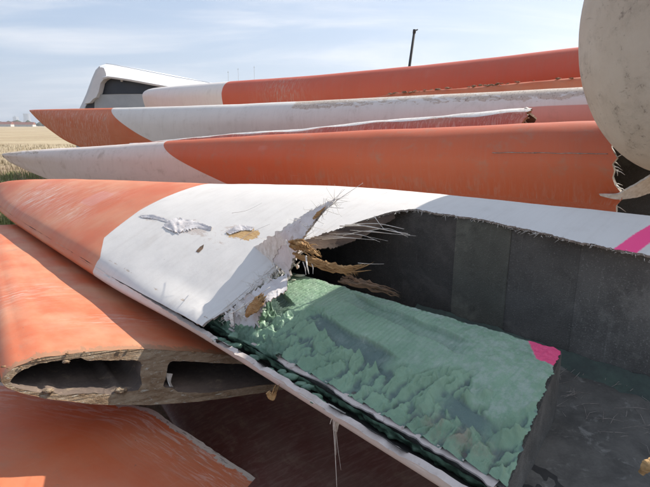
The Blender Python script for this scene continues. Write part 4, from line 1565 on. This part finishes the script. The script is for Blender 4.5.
mg = rough_mat('green_grass', (.21, .24, .08), (.28, .28, .11), 1.5, .8, bmp=.1, cc=(.28, .23, .11))
mdry = rough_mat('dry_grass', (.37, .30, .19), (.30, .235, .14), 1.2, .9, bmp=.1)
grass('grass', [(-12.5, -7.2, 12, 17.5), (-9, -5.2, 9.0, 13), (-6.5, -4.4, 6.8, 8.6)], 15000, .06, .24, mg)
grass('dry_grass', [(-19, -8, 13, 24), (-34, -14, 22, 45)], 16000, .05, .22, mdry)

# ------------------------------------------------------------------ far horizon: trees, houses, power station, wind turbines
m_tree = rough_mat('far_foliage', (.045, .06, .03), (.07, .085, .04), .05, .95, bmp=0)
parts = []
for i in range(420):
    y = random.uniform(900, 1500)
    x = random.uniform(-1.0, 1.0) * y
    h = random.uniform(5, 13)
    parts.append(lump((x, y, h * .5), h * .62, i, (random.uniform(.9, 1.6), 1, 1), 1))
v, f = join(parts)
tag(mesh('treeline', v, f, m_tree), kind='stuff')
m_wall = rough_mat('far_render', (.62, .60, .56), (.5, .48, .45), .3, .9, bmp=0)
m_roof = rough_mat('far_roof', (.30, .12, .08), (.22, .09, .07), .3, .9, bmp=0)
m_conc = rough_mat('far_concrete', (.36, .36, .37), (.30, .30, .32), .02, .9, bmp=0)


def house(px, Y, w_, h_, label):
    p = aty(px, 128, Y)
    r_ = empty('farm_building', (p[0], Y, 0), label, 'building', 'farm buildings on the horizon')
    v, f = box_mesh([(p[0] - w_ / 2, Y, 0, p[0] + w_ / 2, Y + 10, h_)])
    mesh('wall', v, f, m_wall, r_, smooth=False)
    x0, x1 = p[0] - w_ / 2 - .5, p[0] + w_ / 2 + .5
    V = [(x0, Y - .5, h_ + .01), (x1, Y - .5, h_ + .01), (x1, Y + 10.5, h_ + .01), (x0, Y + 10.5, h_ + .01), (x0, Y + 5, h_ + 4), (x1, Y + 5, h_ + 4)]
    mesh('roof', V, [(0, 1, 5, 4), (2, 3, 4, 5), (0, 4, 3), (1, 2, 5), (3, 2, 1, 0)], m_roof, r_, smooth=False)


house(4, 860, 24, 4, 'tiny pale farm building leftmost on the horizon')
house(13, 880, 14, 4.5, 'tiny pale farm building in the horizon trees, below the paler tower')
house(24, 850, 30, 3.5, 'long low farm building on the horizon, nearest the orange blade tip')


def cooling(px, Y, H, r0, label, name='cooling_tower'):
    p = aty(px, 126, Y)
    r_ = empty(name, (p[0], Y, 0), label, 'cooling tower', 'power station towers on the horizon')
    V = []
    for i in range(14):
        t = i / 13
        r__ = r0 * (.56 + .44 * ((t - .75) / .75) ** 2)
        for j in range(28):
            a = 2 * math.pi * j / 28
            V.append((p[0] + r__ * math.cos(a), Y + r__ * math.sin(a), 6 + (H - 6) * t))
    o = mesh('tower_shell', V, grid_faces(14, 28, True, flip=True), [m_conc] * 3, r_)
    solidify(o, 1.5)
    legs = []
    for j in range(14):
        a = 2 * math.pi * j / 14
        legs.append(([(p[0] + r0 * 1.02 * math.cos(a + .1), Y + r0 * 1.02 * math.sin(a + .1), -1), (p[0] + r0 * .98 * math.cos(a), Y + r0 * .98 * math.sin(a), 7)], .8))
    v, f = tube_mesh(legs, 5)
    tag(mesh('leg_ring', v, f, m_conc, r_), kind='stuff')
    return p


cooling(28, 4200, 98, 40, 'far blue-grey cooling tower on the horizon, just left of the white blade\'s orange tip')
p = aty(15.5, 126, 4200)
rS = empty('boiler_house', (p[0], 4200, 0), 'far pale square power station block on the horizon left of the cooling tower', 'building')
v, f = box_mesh([(p[0] - 13, 4200, 0, p[0] + 13, 4240, 74)])
mesh('wall', v, f, m_conc, rS, smooth=False)
v, f = box_mesh([(p[0] + 13, 4210, 0, p[0] + 42, 4240, 38)])
mesh('annex', v, f, m_conc, rS, smooth=False)
v, f = tube_mesh([([(p[0] - 5, 4220, 74), (p[0] - 5, 4220, 84)], [4, 3.4])], 12)
mesh('vent_stack', v, f, m_conc, rS)


def mast(px, top_py, Y, label):
    top = aty(px, top_py, Y)
    r_ = empty('radio_mast', (top[0], Y, 0), label, 'mast', 'thin masts far off in the haze')
    v, f = tube_mesh([([(top[0], Y, -1), (top[0], Y, top[2])], [.9, .5])], 8)
    mesh('shaft', v, f, m_conc, r_)
    v, f = box_mesh([(top[0] - 1.2, Y - .6, top[2] * z_, top[0] + 1.2, Y + .6, top[2] * z_ + 2.5) for z_ in (.97,)])
    mesh('antenna', v, f, m_conc, r_, smooth=False)


mast(228, 71, 1500, 'leftmost faint mast above the white tip of the farthest blade')
mast(238, 68, 1700, 'middle faint mast above the orange start of the farthest blade')
mast(254, 66, 1600, 'rightmost faint mast above the farthest orange blade')

# ------------------------------------------------------------------ air
v, f = box_mesh([(-5200, -60, -1.5, 5200, 5200, 330)])
hz = mesh('haze', v, f, [], None, smooth=False)
tag(hz, kind='stuff')
mh = bpy.data.materials.new('haze_air')
mh.use_nodes = True
mh.node_tree.nodes.clear()
pv = mh.node_tree.nodes.new('ShaderNodeVolumePrincipled')
pv.inputs['Color'].default_value = (.88, .93, 1.0, 1)
pv.inputs['Density'].default_value = .00022
pv.inputs['Anisotropy'].default_value = .3
ou = mh.node_tree.nodes.new('ShaderNodeOutputMaterial')
mh.node_tree.links.new(pv.outputs[0], ou.inputs['Volume'])
hz.data.materials.append(mh)
